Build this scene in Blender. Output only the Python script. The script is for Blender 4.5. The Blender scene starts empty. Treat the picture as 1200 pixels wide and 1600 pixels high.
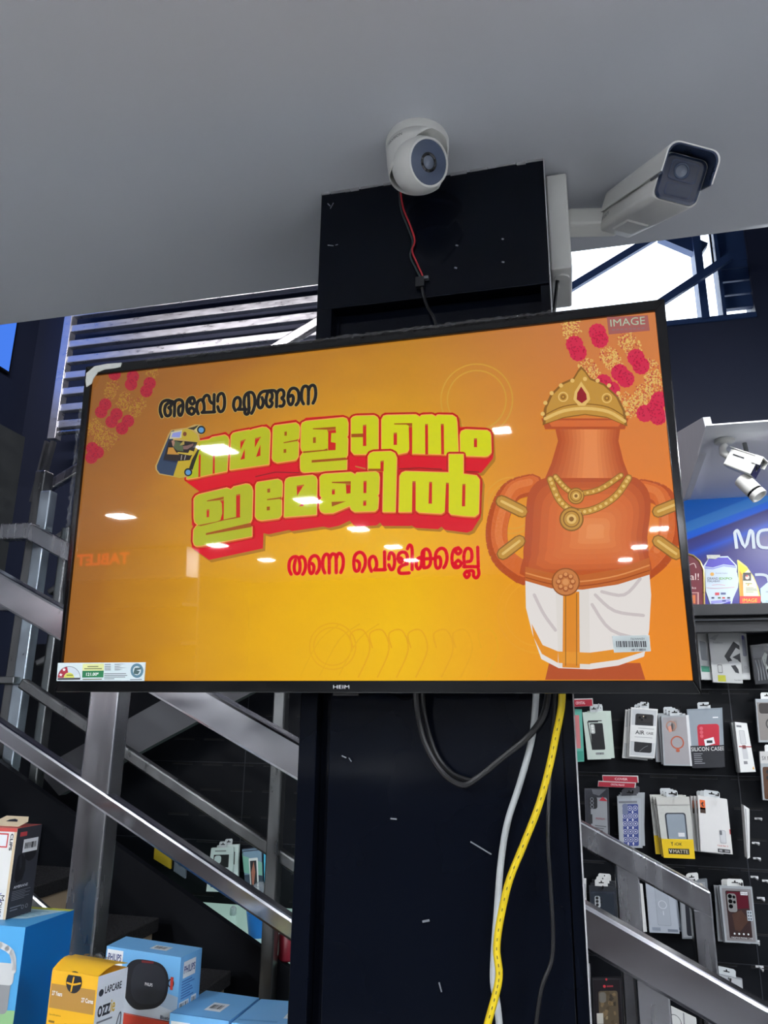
import bpy, bmesh, math, random
from mathutils import Vector, Matrix
random.seed(7)
C = bpy.context.scene.collection
SC = bpy.context.scene

# ------------------------------------------------------------------ camera, light, exposure
FPX = 1163.886
PITCH, YAW, ROLL = math.radians(15.749), math.radians(13.6907), math.radians(-0.7368)
EYE = Vector((0, 0, 1.5))
_cy, _sy = math.cos(YAW), math.sin(YAW)
FWD = Vector((-_sy*math.cos(PITCH), _cy*math.cos(PITCH), math.sin(PITCH)))
_r0 = Vector((_cy, _sy, 0)); _d0 = -_r0.cross(FWD)
RIGHT = math.cos(ROLL)*_r0 + math.sin(ROLL)*_d0
DOWN = -math.sin(ROLL)*_r0 + math.cos(ROLL)*_d0
cam_data = bpy.data.cameras.new('camera'); cam = bpy.data.objects.new('camera', cam_data); C.objects.link(cam)
cam_data.sensor_fit = 'HORIZONTAL'; cam_data.sensor_width = 36; cam_data.lens = FPX/1200*36
cam_data.clip_start = 0.02; cam_data.clip_end = 200
m = Matrix((RIGHT, -DOWN, -FWD)).transposed().to_4x4(); m.translation = EYE; cam.matrix_world = m
SC.camera = cam

W = bpy.data.worlds.new('sky'); SC.world = W; W.use_nodes = True
_bg = W.node_tree.nodes['Background']; _bg.inputs[0].default_value = (0.80, 0.90, 1.0, 1); _bg.inputs[1].default_value = 4.0
SC.view_settings.view_transform = 'Standard'; SC.view_settings.look = 'None'
SC.view_settings.exposure = 0.0; SC.view_settings.gamma = 1.0
SC.view_settings.use_curve_mapping = False

LAMP_STRENGTH = 720.0
CEIL_Z = 2.52

def area_light(name, loc, rot, sx, sy, power, col):
    l = bpy.data.lights.new(name, 'AREA'); l.shape = 'RECTANGLE'; l.size = sx; l.size_y = sy; l.energy = power; l.color = col
    o = bpy.data.objects.new(name, l); C.objects.link(o); o.location = loc; o.rotation_euler = rot
    return o
# unseen fill light added far to the right, coloured like daylight
area_light('daylight_fill', (3.6, -2.6, 1.5), (0, math.radians(90), 0), 2.2, 4.0, 22, (0.86, 0.93, 1.0))

# unseen strip lights added to brighten the trophies and the case packs
area_light('soffit_fill_light', (1.15, 2.12, 2.262), (math.radians(18), 0, 0), .7, .05, 9, (0.95, 0.97, 1.0))
area_light('display_wall_fill', (.75, 1.46, 2.50), (math.radians(32), 0, 0), .5, .06, 14, (0.95, 0.97, 1.0))
# unseen upstairs light added above the ceiling slab to brighten the slats
area_light('unseen_stairwell_light', (-1.3, 1.53, 3.3), (math.radians(80), 0, 0), 1.5, .06, 22, (1.0, 0.91, 0.93))

# ------------------------------------------------------------------ seeing a pixel as a ray
def ray(px, py): return RIGHT*((px-600)/FPX) + DOWN*((py-800)/FPX) + FWD
def onY(px, py, Y):
    w = ray(px, py); return EYE + w*(Y/w.y)
def onX(px, py, X):
    w = ray(px, py); return EYE + w*(X/w.x)
def onZ(px, py, Z):
    w = ray(px, py); return EYE + w*((Z-EYE.z)/w.z)

# ------------------------------------------------------------------ materials
def lin(c):
    c = c/255.0
    return c/12.92 if c <= 0.04045 else ((c+0.055)/1.055)**2.4
def L(rgb): return (lin(rgb[0]), lin(rgb[1]), lin(rgb[2]), 1)
MATS = {}
def mat(name, rgb, rough=0.5, metal=0.0, vary=0.12, scale=30.0, bump=0.0, spec=0.5, stretch=None, coat=0.0):
    if name in MATS: return MATS[name]
    m = bpy.data.materials.new(name); m.use_nodes = True; nt = m.node_tree; b = nt.nodes['Principled BSDF']
    b.inputs['Metallic'].default_value = metal; b.inputs['Specular IOR Level'].default_value = spec
    b.inputs['Coat Weight'].default_value = coat
    tc = nt.nodes.new('ShaderNodeTexCoord'); mp = nt.nodes.new('ShaderNodeMapping'); nz = nt.nodes.new('ShaderNodeTexNoise')
    nt.links.new(tc.outputs['Object'], mp.inputs['Vector']); nt.links.new(mp.outputs['Vector'], nz.inputs['Vector'])
    if stretch: mp.inputs['Scale'].default_value = stretch
    nz.inputs['Scale'].default_value = scale; nz.inputs['Detail'].default_value = 4
    mr = nt.nodes.new('ShaderNodeMapRange'); nt.links.new(nz.outputs['Fac'], mr.inputs['Value'])
    mr.inputs['From Min'].default_value = 0.3; mr.inputs['From Max'].default_value = 0.7
    mr.inputs['To Min'].default_value = max(0.02, rough*(1-vary)); mr.inputs['To Max'].default_value = min(1, rough*(1+vary))
    nt.links.new(mr.outputs['Result'], b.inputs['Roughness'])
    c = L(rgb)
    mx = nt.nodes.new('ShaderNodeMix'); mx.data_type = 'RGBA'
    mx.inputs[6].default_value = (c[0]*(1-vary*.5), c[1]*(1-vary*.5), c[2]*(1-vary*.5), 1)
    mx.inputs[7].default_value = (min(1, c[0]*(1+vary*.5)), min(1, c[1]*(1+vary*.5)), min(1, c[2]*(1+vary*.5)), 1)
    nt.links.new(nz.outputs['Fac'], mx.inputs[0]); nt.links.new(mx.outputs[2], b.inputs['Base Color'])
    if bump:
        bp = nt.nodes.new('ShaderNodeBump'); bp.inputs['Strength'].default_value = bump; bp.inputs['Distance'].default_value = 0.01
        nt.links.new(nz.outputs['Fac'], bp.inputs['Height']); nt.links.new(bp.outputs['Normal'], b.inputs['Normal'])
    MATS[name] = m; return m
def ink(rgb, rough=0.45):
    """printed colour on card, plastic or paper"""
    return mat('print_%d_%d_%d' % tuple(rgb), rgb, rough, vary=0.06)
def lit(name, rgb, strength=1.0, rough=0.3, spec=0.0):
    """something that gives off light: screen picture, lamp diffuser, backlit sign"""
    if name in MATS: return MATS[name]
    m = bpy.data.materials.new(name); m.use_nodes = True; b = m.node_tree.nodes['Principled BSDF']
    b.inputs['Base Color'].default_value = (0.004, 0.004, 0.004, 1); b.inputs['Roughness'].default_value = rough
    b.inputs['Specular IOR Level'].default_value = spec
    b.inputs['Emission Color'].default_value = L(rgb); b.inputs['Emission Strength'].default_value = strength
    MATS[name] = m; return m
SCREEN_GAIN = 0.92
def pix(rgb): return lit('screen_%d_%d_%d' % tuple(rgb), rgb, SCREEN_GAIN, 0.02, 0.30)
def clear(name, rgb, alpha, rough=0.08, bump=0.0):
    if name in MATS: return MATS[name]
    m = bpy.data.materials.new(name); m.use_nodes = True; nt = m.node_tree
    out = nt.nodes['Material Output']; b = nt.nodes['Principled BSDF']
    b.inputs['Base Color'].default_value = L(rgb); b.inputs['Roughness'].default_value = rough
    tr = nt.nodes.new('ShaderNodeBsdfTransparent'); mx = nt.nodes.new('ShaderNodeMixShader')
    mx.inputs[0].default_value = alpha
    nt.links.new(tr.outputs[0], mx.inputs[1]); nt.links.new(b.outputs[0], mx.inputs[2]); nt.links.new(mx.outputs[0], out.inputs['Surface'])
    if bump:
        nz = nt.nodes.new('ShaderNodeTexNoise'); nz.inputs['Scale'].default_value = 90
        bp = nt.nodes.new('ShaderNodeBump'); bp.inputs['Strength'].default_value = bump
        nt.links.new(nz.outputs['Fac'], bp.inputs['Height']); nt.links.new(bp.outputs['Normal'], b.inputs['Normal'])
    MATS[name] = m; return m

STEEL = mat('brushed_steel', (192, 193, 197), 0.24, 1.0, 0.25, 5.0, 0.0, stretch=(6, 6, 1))
STEEL_RAIL = mat('polished_steel', (196, 196, 200), 0.19, 1.0, 0.25, 6.0, 0.0, stretch=(1, 6, 3))
STEEL_DULL = mat('dull_steel', (140, 143, 143), 0.34, 1.0, 0.25, 6.0, 0.0, stretch=(5, 5, 1))
PAINT_CEIL = mat('ceiling_paint', (200, 203, 208), 0.85, vary=0.04, scale=1.6)
NAVY = mat('hazed_dark_wall', (28, 37, 60), 0.55, vary=0.2, scale=3)  # navy tint puts the bloom haze over the dark walls into their colour
BLACK_LAM = mat('black_laminate', (9, 13, 22), 0.12, vary=0.3, scale=3, spec=.18)
BLACK_MATT = mat('black_board', (11, 14, 20), 0.5, vary=0.25, scale=5, spec=.18)
BLACK_PLAST = mat('black_plastic', (10, 10, 11), 0.22, vary=0.2, scale=20)
GLOSS_BLACK = mat('glossy_black_bezel', (8, 8, 9), 0.10, vary=0.3, scale=10)
WHITE_PLAST = mat('white_plastic', (226, 226, 220), 0.35, vary=0.05)
GRANITE = mat('black_granite', (30, 31, 33), 0.6, vary=0.6, scale=260, bump=0.1)
TAN = mat('tan_riser_board', (176, 158, 132), 0.6, vary=0.12, scale=20)

# ------------------------------------------------------------------ mesh building
class MB:
    def __init__(s): s.v = []; s.f = []; s.mi = []; s.mats = []; s.sm = []
    def _m(s, m):
        if m not in s.mats: s.mats.append(m)
        return s.mats.index(m)
    def add(s, vs, fs, m, smooth=False):
        o = len(s.v); k = s._m(m); s.v += [Vector(v) for v in vs]
        for f in fs: s.f.append([i+o for i in f]); s.mi.append(k); s.sm.append(smooth)
        return s
    def poly(s, pts, m): return s.add(pts, [list(range(len(pts)))], m)
    def hexa(s, p, m):
        """eight corners: bottom ring of four, top ring of four"""
        return s.add(p, [(0, 3, 2, 1), (4, 5, 6, 7), (0, 1, 5, 4), (1, 2, 6, 5), (2, 3, 7, 6), (3, 0, 4, 7)], m)
    def box(s, x0, x1, y0, y1, z0, z1, m):
        return s.hexa([(x0, y0, z0), (x1, y0, z0), (x1, y1, z0), (x0, y1, z0), (x0, y0, z1), (x1, y0, z1), (x1, y1, z1), (x0, y1, z1)], m)
    def prism(s, pts, d, m):
        """outline pts pushed along vector d"""
        d = Vector(d); n = len(pts); a = [Vector(p) for p in pts]; b = [p+d for p in a]
        return s.add(a+b, [list(range(n))[::-1], list(range(n, 2*n))]+[(i, (i+1) % n, n+(i+1) % n, n+i) for i in range(n)], m)
    def bar(s, a, b, w, h, m, up=(0, 0, 1)):
        """rectangular tube from a to b, w sideways, h along up"""
        a = Vector(a); b = Vector(b); t = (b-a).normalized(); up = Vector(up); sd = t.cross(up).normalized(); u = sd.cross(t)
        c = [sd*(i*w/2)+u*(j*h/2) for i, j in ((-1, -1), (1, -1), (1, 1), (-1, 1))]
        return s.hexa([a+q for q in c]+[b+q for q in c], m)
    def tube(s, pts, r, m, n=10, closed=False, cap=True):
        pts = [Vector(p) for p in pts]; N = len(pts); vs = []; fs = []
        ref = None
        for i, p in enumerate(pts):
            t = (pts[(i+1) % N]-pts[i-1]) if closed else (pts[min(i+1, N-1)]-pts[max(i-1, 0)])
            t.normalize()
            if ref is None: ref = Vector((0, 0, 1)) if abs(t.z) < .9 else Vector((1, 0, 0))
            a = t.cross(ref).normalized(); b = a.cross(t); ref = b
            rr = r[i] if isinstance(r, (list, tuple)) else r
            vs += [p+a*(rr*math.cos(2*math.pi*k/n))+b*(rr*math.sin(2*math.pi*k/n)) for k in range(n)]
        for i in range(N if closed else N-1):
            for k in range(n):
                j = (i+1) % N; fs.append((i*n+k, i*n+(k+1) % n, j*n+(k+1) % n, j*n+k))
        s.add(vs, fs, m, True)
        if cap and not closed:
            s.add(vs[:n], [list(range(n))], m); s.add(vs[-n:], [list(range(n))], m)
        return s
    def lathe(s, prof, o, ax, m, n=36):
        """profile (radius, along axis) turned about axis ax at o"""
        o = Vector(o); ax = Vector(ax).normalized(); ref = Vector((0, 0, 1)) if abs(ax.z) < .9 else Vector((1, 0, 0))
        a = ax.cross(ref).normalized(); b = ax.cross(a); vs = []; fs = []
        for r, h in prof:
            vs += [o+ax*h+a*(r*math.cos(2*math.pi*k/n))+b*(r*math.sin(2*math.pi*k/n)) for k in range(n)]
        for i in range(len(prof)-1):
            for k in range(n): fs.append((i*n+k, i*n+(k+1) % n, (i+1)*n+(k+1) % n, (i+1)*n+k))
        return s.add(vs, fs, m, True)
    def build(s, name, parent=None, loc=None, bevel=0, world=True):
        """one mesh object; vertices are given in world space unless world is False"""
        me = bpy.data.meshes.new(name)
        base = Vector((0, 0, 0))
        if parent is not None:
            base = WL.get(parent.name, base) if world else base
        elif loc is not None: base = Vector(loc)
        elif world:
            xs = [v.x for v in s.v]; ys = [v.y for v in s.v]; zs = [v.z for v in s.v]
            base = Vector(((min(xs)+max(xs))/2, (min(ys)+max(ys))/2, min(zs)))
        me.from_pydata([v-base for v in s.v], [], s.f)
        for m in s.mats: me.materials.append(m)
        me.polygons.foreach_set('material_index', s.mi); me.polygons.foreach_set('use_smooth', s.sm)
        me.update()
        bm = bmesh.new(); bm.from_mesh(me)
        if FIXN: bmesh.ops.recalc_face_normals(bm, faces=bm.faces)
        bm.to_mesh(me); bm.free()
        if any(s.sm):
            me.set_sharp_from_angle(angle=math.radians(40))
        o = bpy.data.objects.new(name, me); C.objects.link(o)
        if parent is not None: o.parent = parent; WL[o.name] = base
        else: o.location = base; WL[o.name] = base
        if bevel:
            bv = o.modifiers.new('edge', 'BEVEL'); bv.width = bevel; bv.segments = 2; bv.limit_method = 'ANGLE'; bv.angle_limit = math.radians(50)
        return o
FIXN = True
WL = {}
def thing(name, label, cat, loc=(0, 0, 0), group=None):
    o = bpy.data.objects.new(name, None); C.objects.link(o); o.location = loc; o.empty_display_size = 0.05
    o['label'] = label; o['category'] = cat
    if group: o['group'] = group
    WL[o.name] = Vector(loc); return o
def tag(o, label, cat, group=None):
    o['label'] = label; o['category'] = cat
    if group: o['group'] = group
    return o
def struct(o): o['kind'] = 'structure'; return o

# lettering: the built-in typeface turned into flat outlines
_txt = {}
def glyphs(s, bold=0.0):
    if 'M' in s or 'N' in s: bold = 0.0
    k = (s, bold)
    if k in _txt: return _txt[k]
    cu = bpy.data.curves.new('lettering', 'FONT'); cu.body = s; cu.size = 1; cu.offset = bold; cu.resolution_u = 3
    o = bpy.data.objects.new('lettering', cu); C.objects.link(o)
    dg = bpy.context.evaluated_depsgraph_get(); dg.update()
    me = bpy.data.meshes.new_from_object(o.evaluated_get(dg), depsgraph=dg)
    vs = [(v.co.x, v.co.y) for v in me.vertices]; fs = [tuple(p.vertices) for p in me.polygons]
    bpy.data.objects.remove(o); bpy.data.curves.remove(cu); bpy.data.meshes.remove(me)
    x0 = min(v[0] for v in vs); x1 = max(v[0] for v in vs); y0 = min(v[1] for v in vs); y1 = max(v[1] for v in vs)
    _txt[k] = ([((x-x0)/(x1-x0), (y-y0)/(y1-y0)) for x, y in vs], fs, (x1-x0)/(y1-y0)); return _txt[k]
class Face:
    """flat face: q(u,v) with u right, v down in 0..1, standing off along the outward normal"""
    def __init__(s, TL, TR, BR, BL, n):
        s.c = [Vector(p) for p in (TL, TR, BR, BL)]; s.n = Vector(n).normalized()
    def q(s, u, v, d=0.0):
        a, b, c, e = s.c
        return (a*(1-u)+b*u)*(1-v)+(e*(1-u)+c*u)*v+s.n*d
    def poly(s, mb, pts, m, lay=1): return mb.poly([s.q(u, v, lay*0.0003) for u, v in pts], m)
    def rect(s, mb, u0, v0, u1, v1, m, lay=1): return s.poly(mb, [(u0, v0), (u1, v0), (u1, v1), (u0, v1)], m, lay)
    def rrect(s, mb, u0, v0, u1, v1, r, asp, m, lay=1):
        """rounded corners, r in u, asp = width/height of the face"""
        P = []
        for cx, cy, a0 in ((u1-r, v0+r*asp, -90), (u1-r, v1-r*asp, 0), (u0+r, v1-r*asp, 90), (u0+r, v0+r*asp, 180)):
            for k in range(5):
                a = math.radians(a0+k*22.5); P.append((cx+r*math.cos(a), cy+r*asp*math.sin(a)))
        return s.poly(mb, P, m, lay)
    def disc(s, mb, u, v, r, asp, m, lay=1, n=20):
        return s.poly(mb, [(u+r*math.cos(2*math.pi*k/n), v+r*asp*math.sin(2*math.pi*k/n)) for k in range(n)], m, lay)
    def ring(s, mb, u, v, r0, r1, asp, m, lay=1, n=28):
        for k in range(n):
            a, b = 2*math.pi*k/n, 2*math.pi*(k+1)/n
            s.poly(mb, [(u+r0*math.cos(a), v+r0*asp*math.sin(a)), (u+r1*math.cos(a), v+r1*asp*math.sin(a)), (u+r1*math.cos(b), v+r1*asp*math.sin(b)), (u+r0*math.cos(b), v+r0*asp*math.sin(b))], m, lay)
    def text(s, mb, t, u0, v0, u1, v1, m, lay=2, bold=0.0, mirror=False, rot=0):
        vs, fs, _ = glyphs(t, bold)
        P = []
        for x, y in vs:
            if mirror: x = 1-x
            if rot == 90: x, y = y, 1-x      # reads downwards
            P.append(s.q(u0+(u1-u0)*x, v1-(v1-v0)*y, lay*0.0003))
        mb.add(P, fs, m)
    def lines(s, mb, u0, v0, u1, v1, n, m, lay=2, fill=0.45):
        """rows of small print too fine to read"""
        rr = random.Random(int((u0*7+v0*13)*1000)+n)
        h = (v1-v0)/n
        for i in range(n): s.rect(mb, u0, v0+i*h, u0+(u1-u0)*rr.uniform(.6, 1), v0+i*h+h*fill, m, lay)
    def bars(s, mb, u0, v0, u1, v1, m, lay=2, n=22):
        rr = random.Random(n); u = u0; w = (u1-u0)/n
        for i in range(n): s.rect(mb, u0+i*w, v0, u0+i*w+w*rr.choice((.3, .5, .75)), v1, m, lay)
    def stroke(s, mb, pts, w, asp, m, lay=1):
        """pen line in face units, w in u"""
        P = smooth([(p[0], p[1]) for p in pts], 3)
        for i in range(len(P)-1):
            (x0, y0), (x1, y1) = P[i], P[i+1]; dx, dy = x1-x0, (y1-y0)/asp; l = math.hypot(dx, dy) or 1
            nx, ny = -dy/l*w/2, dx/l*w/2*asp
            s.poly(mb, [(x0+nx, y0+ny), (x1+nx, y1+ny), (x1-nx, y1-ny), (x0-nx, y0-ny)], m, lay)
        for x, y in P: s.disc(mb, x, y, w/2, asp, m, lay, 8)
def smooth(p, k=4):
    """Catmull-Rom through the points"""
    if len(p) < 3: return list(p)
    out = []
    for i in range(len(p)-1):
        a = p[max(i-1, 0)]; b = p[i]; c = p[i+1]; d = p[min(i+2, len(p)-1)]
        for j in range(k):
            t = j/k
            out.append(tuple(.5*(2*b[q]+(c[q]-a[q])*t+(2*a[q]-5*b[q]+4*c[q]-d[q])*t*t+(3*b[q]-a[q]-3*c[q]+d[q])*t**3) for q in range(len(b))))
    out.append(tuple(p[-1])); return out

# ------------------------------------------------------------------ the room
WALL_Y = 2.80
FLOOR_TILE = mat('pale_floor_tile', (206, 206, 206), 0.25, vary=0.08, scale=2)
SHOP_WALL = mat('grey_shop_wall', (120, 122, 126), 0.7, vary=0.08, scale=2)
b = MB(); b.box(-5.0, 3.6, -8.5, 2.8, -0.1, 0.0, FLOOR_TILE); struct(b.build('floor'))
b = MB(); b.box(-5.0, 3.6, -8.5, 1.505, CEIL_Z, CEIL_Z+0.16, PAINT_CEIL); struct(b.build('ceiling'))
b = MB(); b.box(-2.6, 3.6, 1.505, 2.95, 4.2, 4.3, NAVY); b.box(-2.6, 3.6, 1.40, 1.50, CEIL_Z+0.16, 4.2, NAVY); struct(b.build('ceiling_stairwell'))
b = MB(); b.box(-2.60, -2.45, 1.5, 2.95, 0, 4.2, NAVY); struct(b.build('wall_left'))
b = MB(); b.box(-5.0, -2.45, 1.5, 1.6, 0, CEIL_Z, NAVY); struct(b.build('wall_left_return'))
b = MB(); b.box(-5.1, -5.0, -8.5, 1.6, 0, CEIL_Z, SHOP_WALL); struct(b.build('wall_far_left'))
b = MB(); b.box(3.6, 3.7, -8.5, 2.95, 0, 4.2, SHOP_WALL); struct(b.build('wall_right'))
# wall behind the photographer: fascia over dark shelving
b = MB(); b.box(-5.0, 3.6, -8.6, -8.5, 0, CEIL_Z, SHOP_WALL); struct(b.build('wall_front'))
# back wall with its window opening (X .01 to .78, Z 3.02 to 3.75)
WX0, WX1, WZ0, WZ1 = 0.0, 0.775, 3.02, 3.75
b = MB()
b.box(-2.6, WX0, WALL_Y, WALL_Y+0.12, 0, 4.2, NAVY); b.box(WX1, 3.6, WALL_Y, WALL_Y+0.12, 0, 4.2, NAVY)
b.box(WX0, WX1, WALL_Y, WALL_Y+0.12, 0, WZ0, NAVY); b.box(WX0, WX1, WALL_Y, WALL_Y+0.12, WZ1, 4.2, NAVY)
struct(b.build('wall_back'))
FRAME_M = mat('window_frame_metal', (42, 66, 110), 0.45, 0.2)
b = MB()
b.box(0.578, 0.607, WALL_Y-.02, WALL_Y+.06, WZ0, WZ1, FRAME_M); b.box(0.655, 0.668, WALL_Y-.02, WALL_Y+.06, WZ0, WZ1, FRAME_M)
b.box(WX0, WX1, WALL_Y-.01, WALL_Y+.06, WZ0-.012, WZ0+.008, FRAME_M)
b.bar((0.47, WALL_Y+.02, 3.44), (0.62, WALL_Y+.02, 3.335), .04, .06, FRAME_M)
win = struct(b.build('window_1', loc=(0.39, WALL_Y, WZ0)))
b = MB(); b.box(WX0, WX1, WALL_Y+.05, WALL_Y+.056, WZ0, WZ1, clear('window_glass', (230, 240, 255), 0.06)); b.build('pane', win)
# outer slats and posts of the right-hand sash
b = MB()
for z in (3.07, 3.13, 3.19, 3.245): b.box(0.668, WX1, WALL_Y+.02, WALL_Y+.045, z, z+.052, FRAME_M)
b.box(.655, WX1, WALL_Y+.015, WALL_Y+.048, 3.275, WZ1, FRAME_M); b.build('louver_panel', win)

# diagonal rail crossing outside the window
b = MB()
b.bar(onY(845, 478, WALL_Y-.06), onY(1024, 370, WALL_Y-.06), .02, .030, FRAME_M); b.bar(onY(1025, 478, WALL_Y-.06), onY(1140, 402, WALL_Y-.06), .02, .030, FRAME_M)
tag(b.build('window_brace'), 'two parallel blue grey diagonal bars crossing in front of the bright upper window', 'brace')

# ------------------------------------------------------------------ ceiling lights of the shop
DIFF = lit('lamp_diffuser', (244, 248, 255), LAMP_STRENGTH)
LIGHTS = [(-3.12, -2.42, 1), (-3.25, -4.12, 1), (-3.35, -5.45, 1), (-1.60, -.96, 1), (-1.66, -2.30, 1), (-1.72, -3.60, 1), (-1.75, -4.85, 1), (-1.86, -6.1, 1), (-.28, -1.04, .5), (.66, -4.48, 1), (.58, -5.78, 1), (.50, -7.03, 1),
          (2.2, -.5, 1), (2.2, -1.9, 1), (2.2, -3.3, 1), (3.1, -.5, 1), (3.1, -1.9, 1)]  # far-right panels are unseen, added to light the near part of the shop
for x, y, k in LIGHTS:
    t = thing('ceiling_light', 'small square ceiling light panel of the shop, mirrored as a bright patch in the television', 'ceiling light', (x, y, CEIL_Z), 'square ceiling lights of the shop')
    f = MB(); f.box(x-.085*k, x+.085*k, y-.095*k, y+.095*k, CEIL_Z-.012, CEIL_Z, WHITE_PLAST); f.build('lamp_frame', t)
    d = MB(); d.box(x-.066*k, x+.066*k, y-.076*k, y+.076*k, CEIL_Z-.014, CEIL_Z-.0122, DIFF); d.build('diffuser', t)

# ------------------------------------------------------------------ boxed pillar that carries the television
PY = 1.20; PX0, PX1 = -0.430, 0.006
pil = bpy.data.objects.new('pillar', None); C.objects.link(pil); pil.location = (-.21, PY, 0); WL['pillar'] = Vector((-.21, PY, 0)); struct(pil)
SEAM = mat('seam_black', (4, 4, 5), 0.6)
b = MB(); b.box(PX0, PX1, PY+.03, PY+.25, 0, CEIL_Z, BLACK_LAM); b.build('pillar_core', pil)
zn = onY(690, 462, PY).z   # lower edge of the top board
b = MB(); b.box(PX0, PX0+.030, PY, PY+.03, 0, zn, BLACK_LAM); b.box(PX0, PX1, PY, PY+.03, zn, CEIL_Z-.002, BLACK_LAM); b.build('face_board', pil, bevel=.0015)
b = MB(); b.box(PX0+.050, PX1-.018, PY+.006, PY+.03, 0, 1.95, BLACK_LAM); b.build('front_panel', pil, bevel=.0015)
b = MB(); b.box(PX1-.016, PX1, PY+.004, PY+.03, 0, zn, BLACK_LAM); b.build('edge_strip', pil)
EDGE = mat('worn_pale_edge', (176, 176, 178), 0.5, vary=0.9, scale=25)
b = MB(); b.box(PX1, PX1+.0022, PY-.0015, PY+.012, 0, CEIL_Z-.002, EDGE)
b.build('worn_edge', pil)
SCUFF = mat('pale_scuff', (120, 124, 130), 0.6)
CAULK = mat('pale_caulk', (150, 150, 152), 0.7, vary=0.4, scale=60)
b = MB()
rr = random.Random(3); x = PX0
while x < PX1-.01:
    w = rr.uniform(.01, .04); b.box(x, min(x+w, PX1), PY-.002, PY, CEIL_Z-rr.uniform(.002, .006), CEIL_Z, CAULK); x += w*rr.uniform(1.0, 1.5)
b.build('caulk_bead', pil)
b = MB()
for p0, p1, w in (((512, 318), (516, 322), .002), ((521, 317), (516, 326), .0015), ((512, 383), (521, 384), .002), ((524, 383), (528, 382), .0015), ((534, 1181), (541, 1184), .002), ((545, 1184), (549, 1190), .0015),
                  ((610, 1279), (620, 1280), .0022), ((660, 1440), (671, 1438), .003), ((686, 1535), (690, 1550), .002), ((735, 1315), (768, 1335), .002), ((712, 383), (716, 384), .003), ((710, 418), (714, 419), .003), ((784, 373), (787, 374), .003), ((784, 409), (788, 410), .003)):
    b.bar(onY(*p0, PY-.0004), onY(*p1, PY-.0004), w, .0006, SCUFF, (0, 1, 0))
b.build('scuff', pil)

# ------------------------------------------------------------------ television
TL = Vector((-0.799, 1.045, 2.098)); TR = Vector((0.166, 1.031, 2.098)); BR = Vector((0.167, 1.061, 1.540)); BL = Vector((-0.798, 1.075, 1.540))
TN = (TR-TL).cross(BL-TL).normalized()
if TN.y > 0: TN = -TN
tvloc = (BL+BR)/2
TV = thing('television', 'large black framed television showing an orange festival advertisement, hung tilted on the black pillar', 'television', tvloc)
def tv(px, py, d=0.0):
    w = ray(px, py); k = ((TL-EYE).dot(TN))/w.dot(TN); return EYE + w*k + TN*d
SL = [tv(146, 588), tv(1023, 488), tv(1082, 1063), tv(97, 1064)]
# bezel
b = MB(); fr = 0.006
O = [TL, TR, BR, BL]
for i in range(4):
    j = (i+1) % 4
    q = [O[i], O[j], SL[j], SL[i]]
    b.hexa([p-TN*.012 for p in q]+[p+TN*fr for p in q], GLOSS_BLACK)
b.build('bezel', TV, bevel=.0012)
cen = (TL+TR+BR+BL)/4
def ins(p, k, d): return cen+(p-cen)*k+TN*d
b = MB(); b.hexa([ins(p, .992, -.013) for p in O]+[ins(p, .985, -.035) for p in O], BLACK_PLAST)
lo = [ins(TL, .7, -.035), ins(TR, .7, -.035), ins(BR, .85, -.035), ins(BL, .85, -.035)]
b.hexa(lo+[ins(p, .62, -.065) for p in O], BLACK_PLAST); b.build('rear_shell', TV)
b = MB()
for x in (-.36, -.16): b.box(x, x+.03, 1.105, 1.225, 1.62, 2.0, STEEL_DULL)
b.box(-.36, -.13, 1.175, 1.20, 1.74, 1.80, STEEL_DULL); b.build('wall_bracket', TV)
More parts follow.
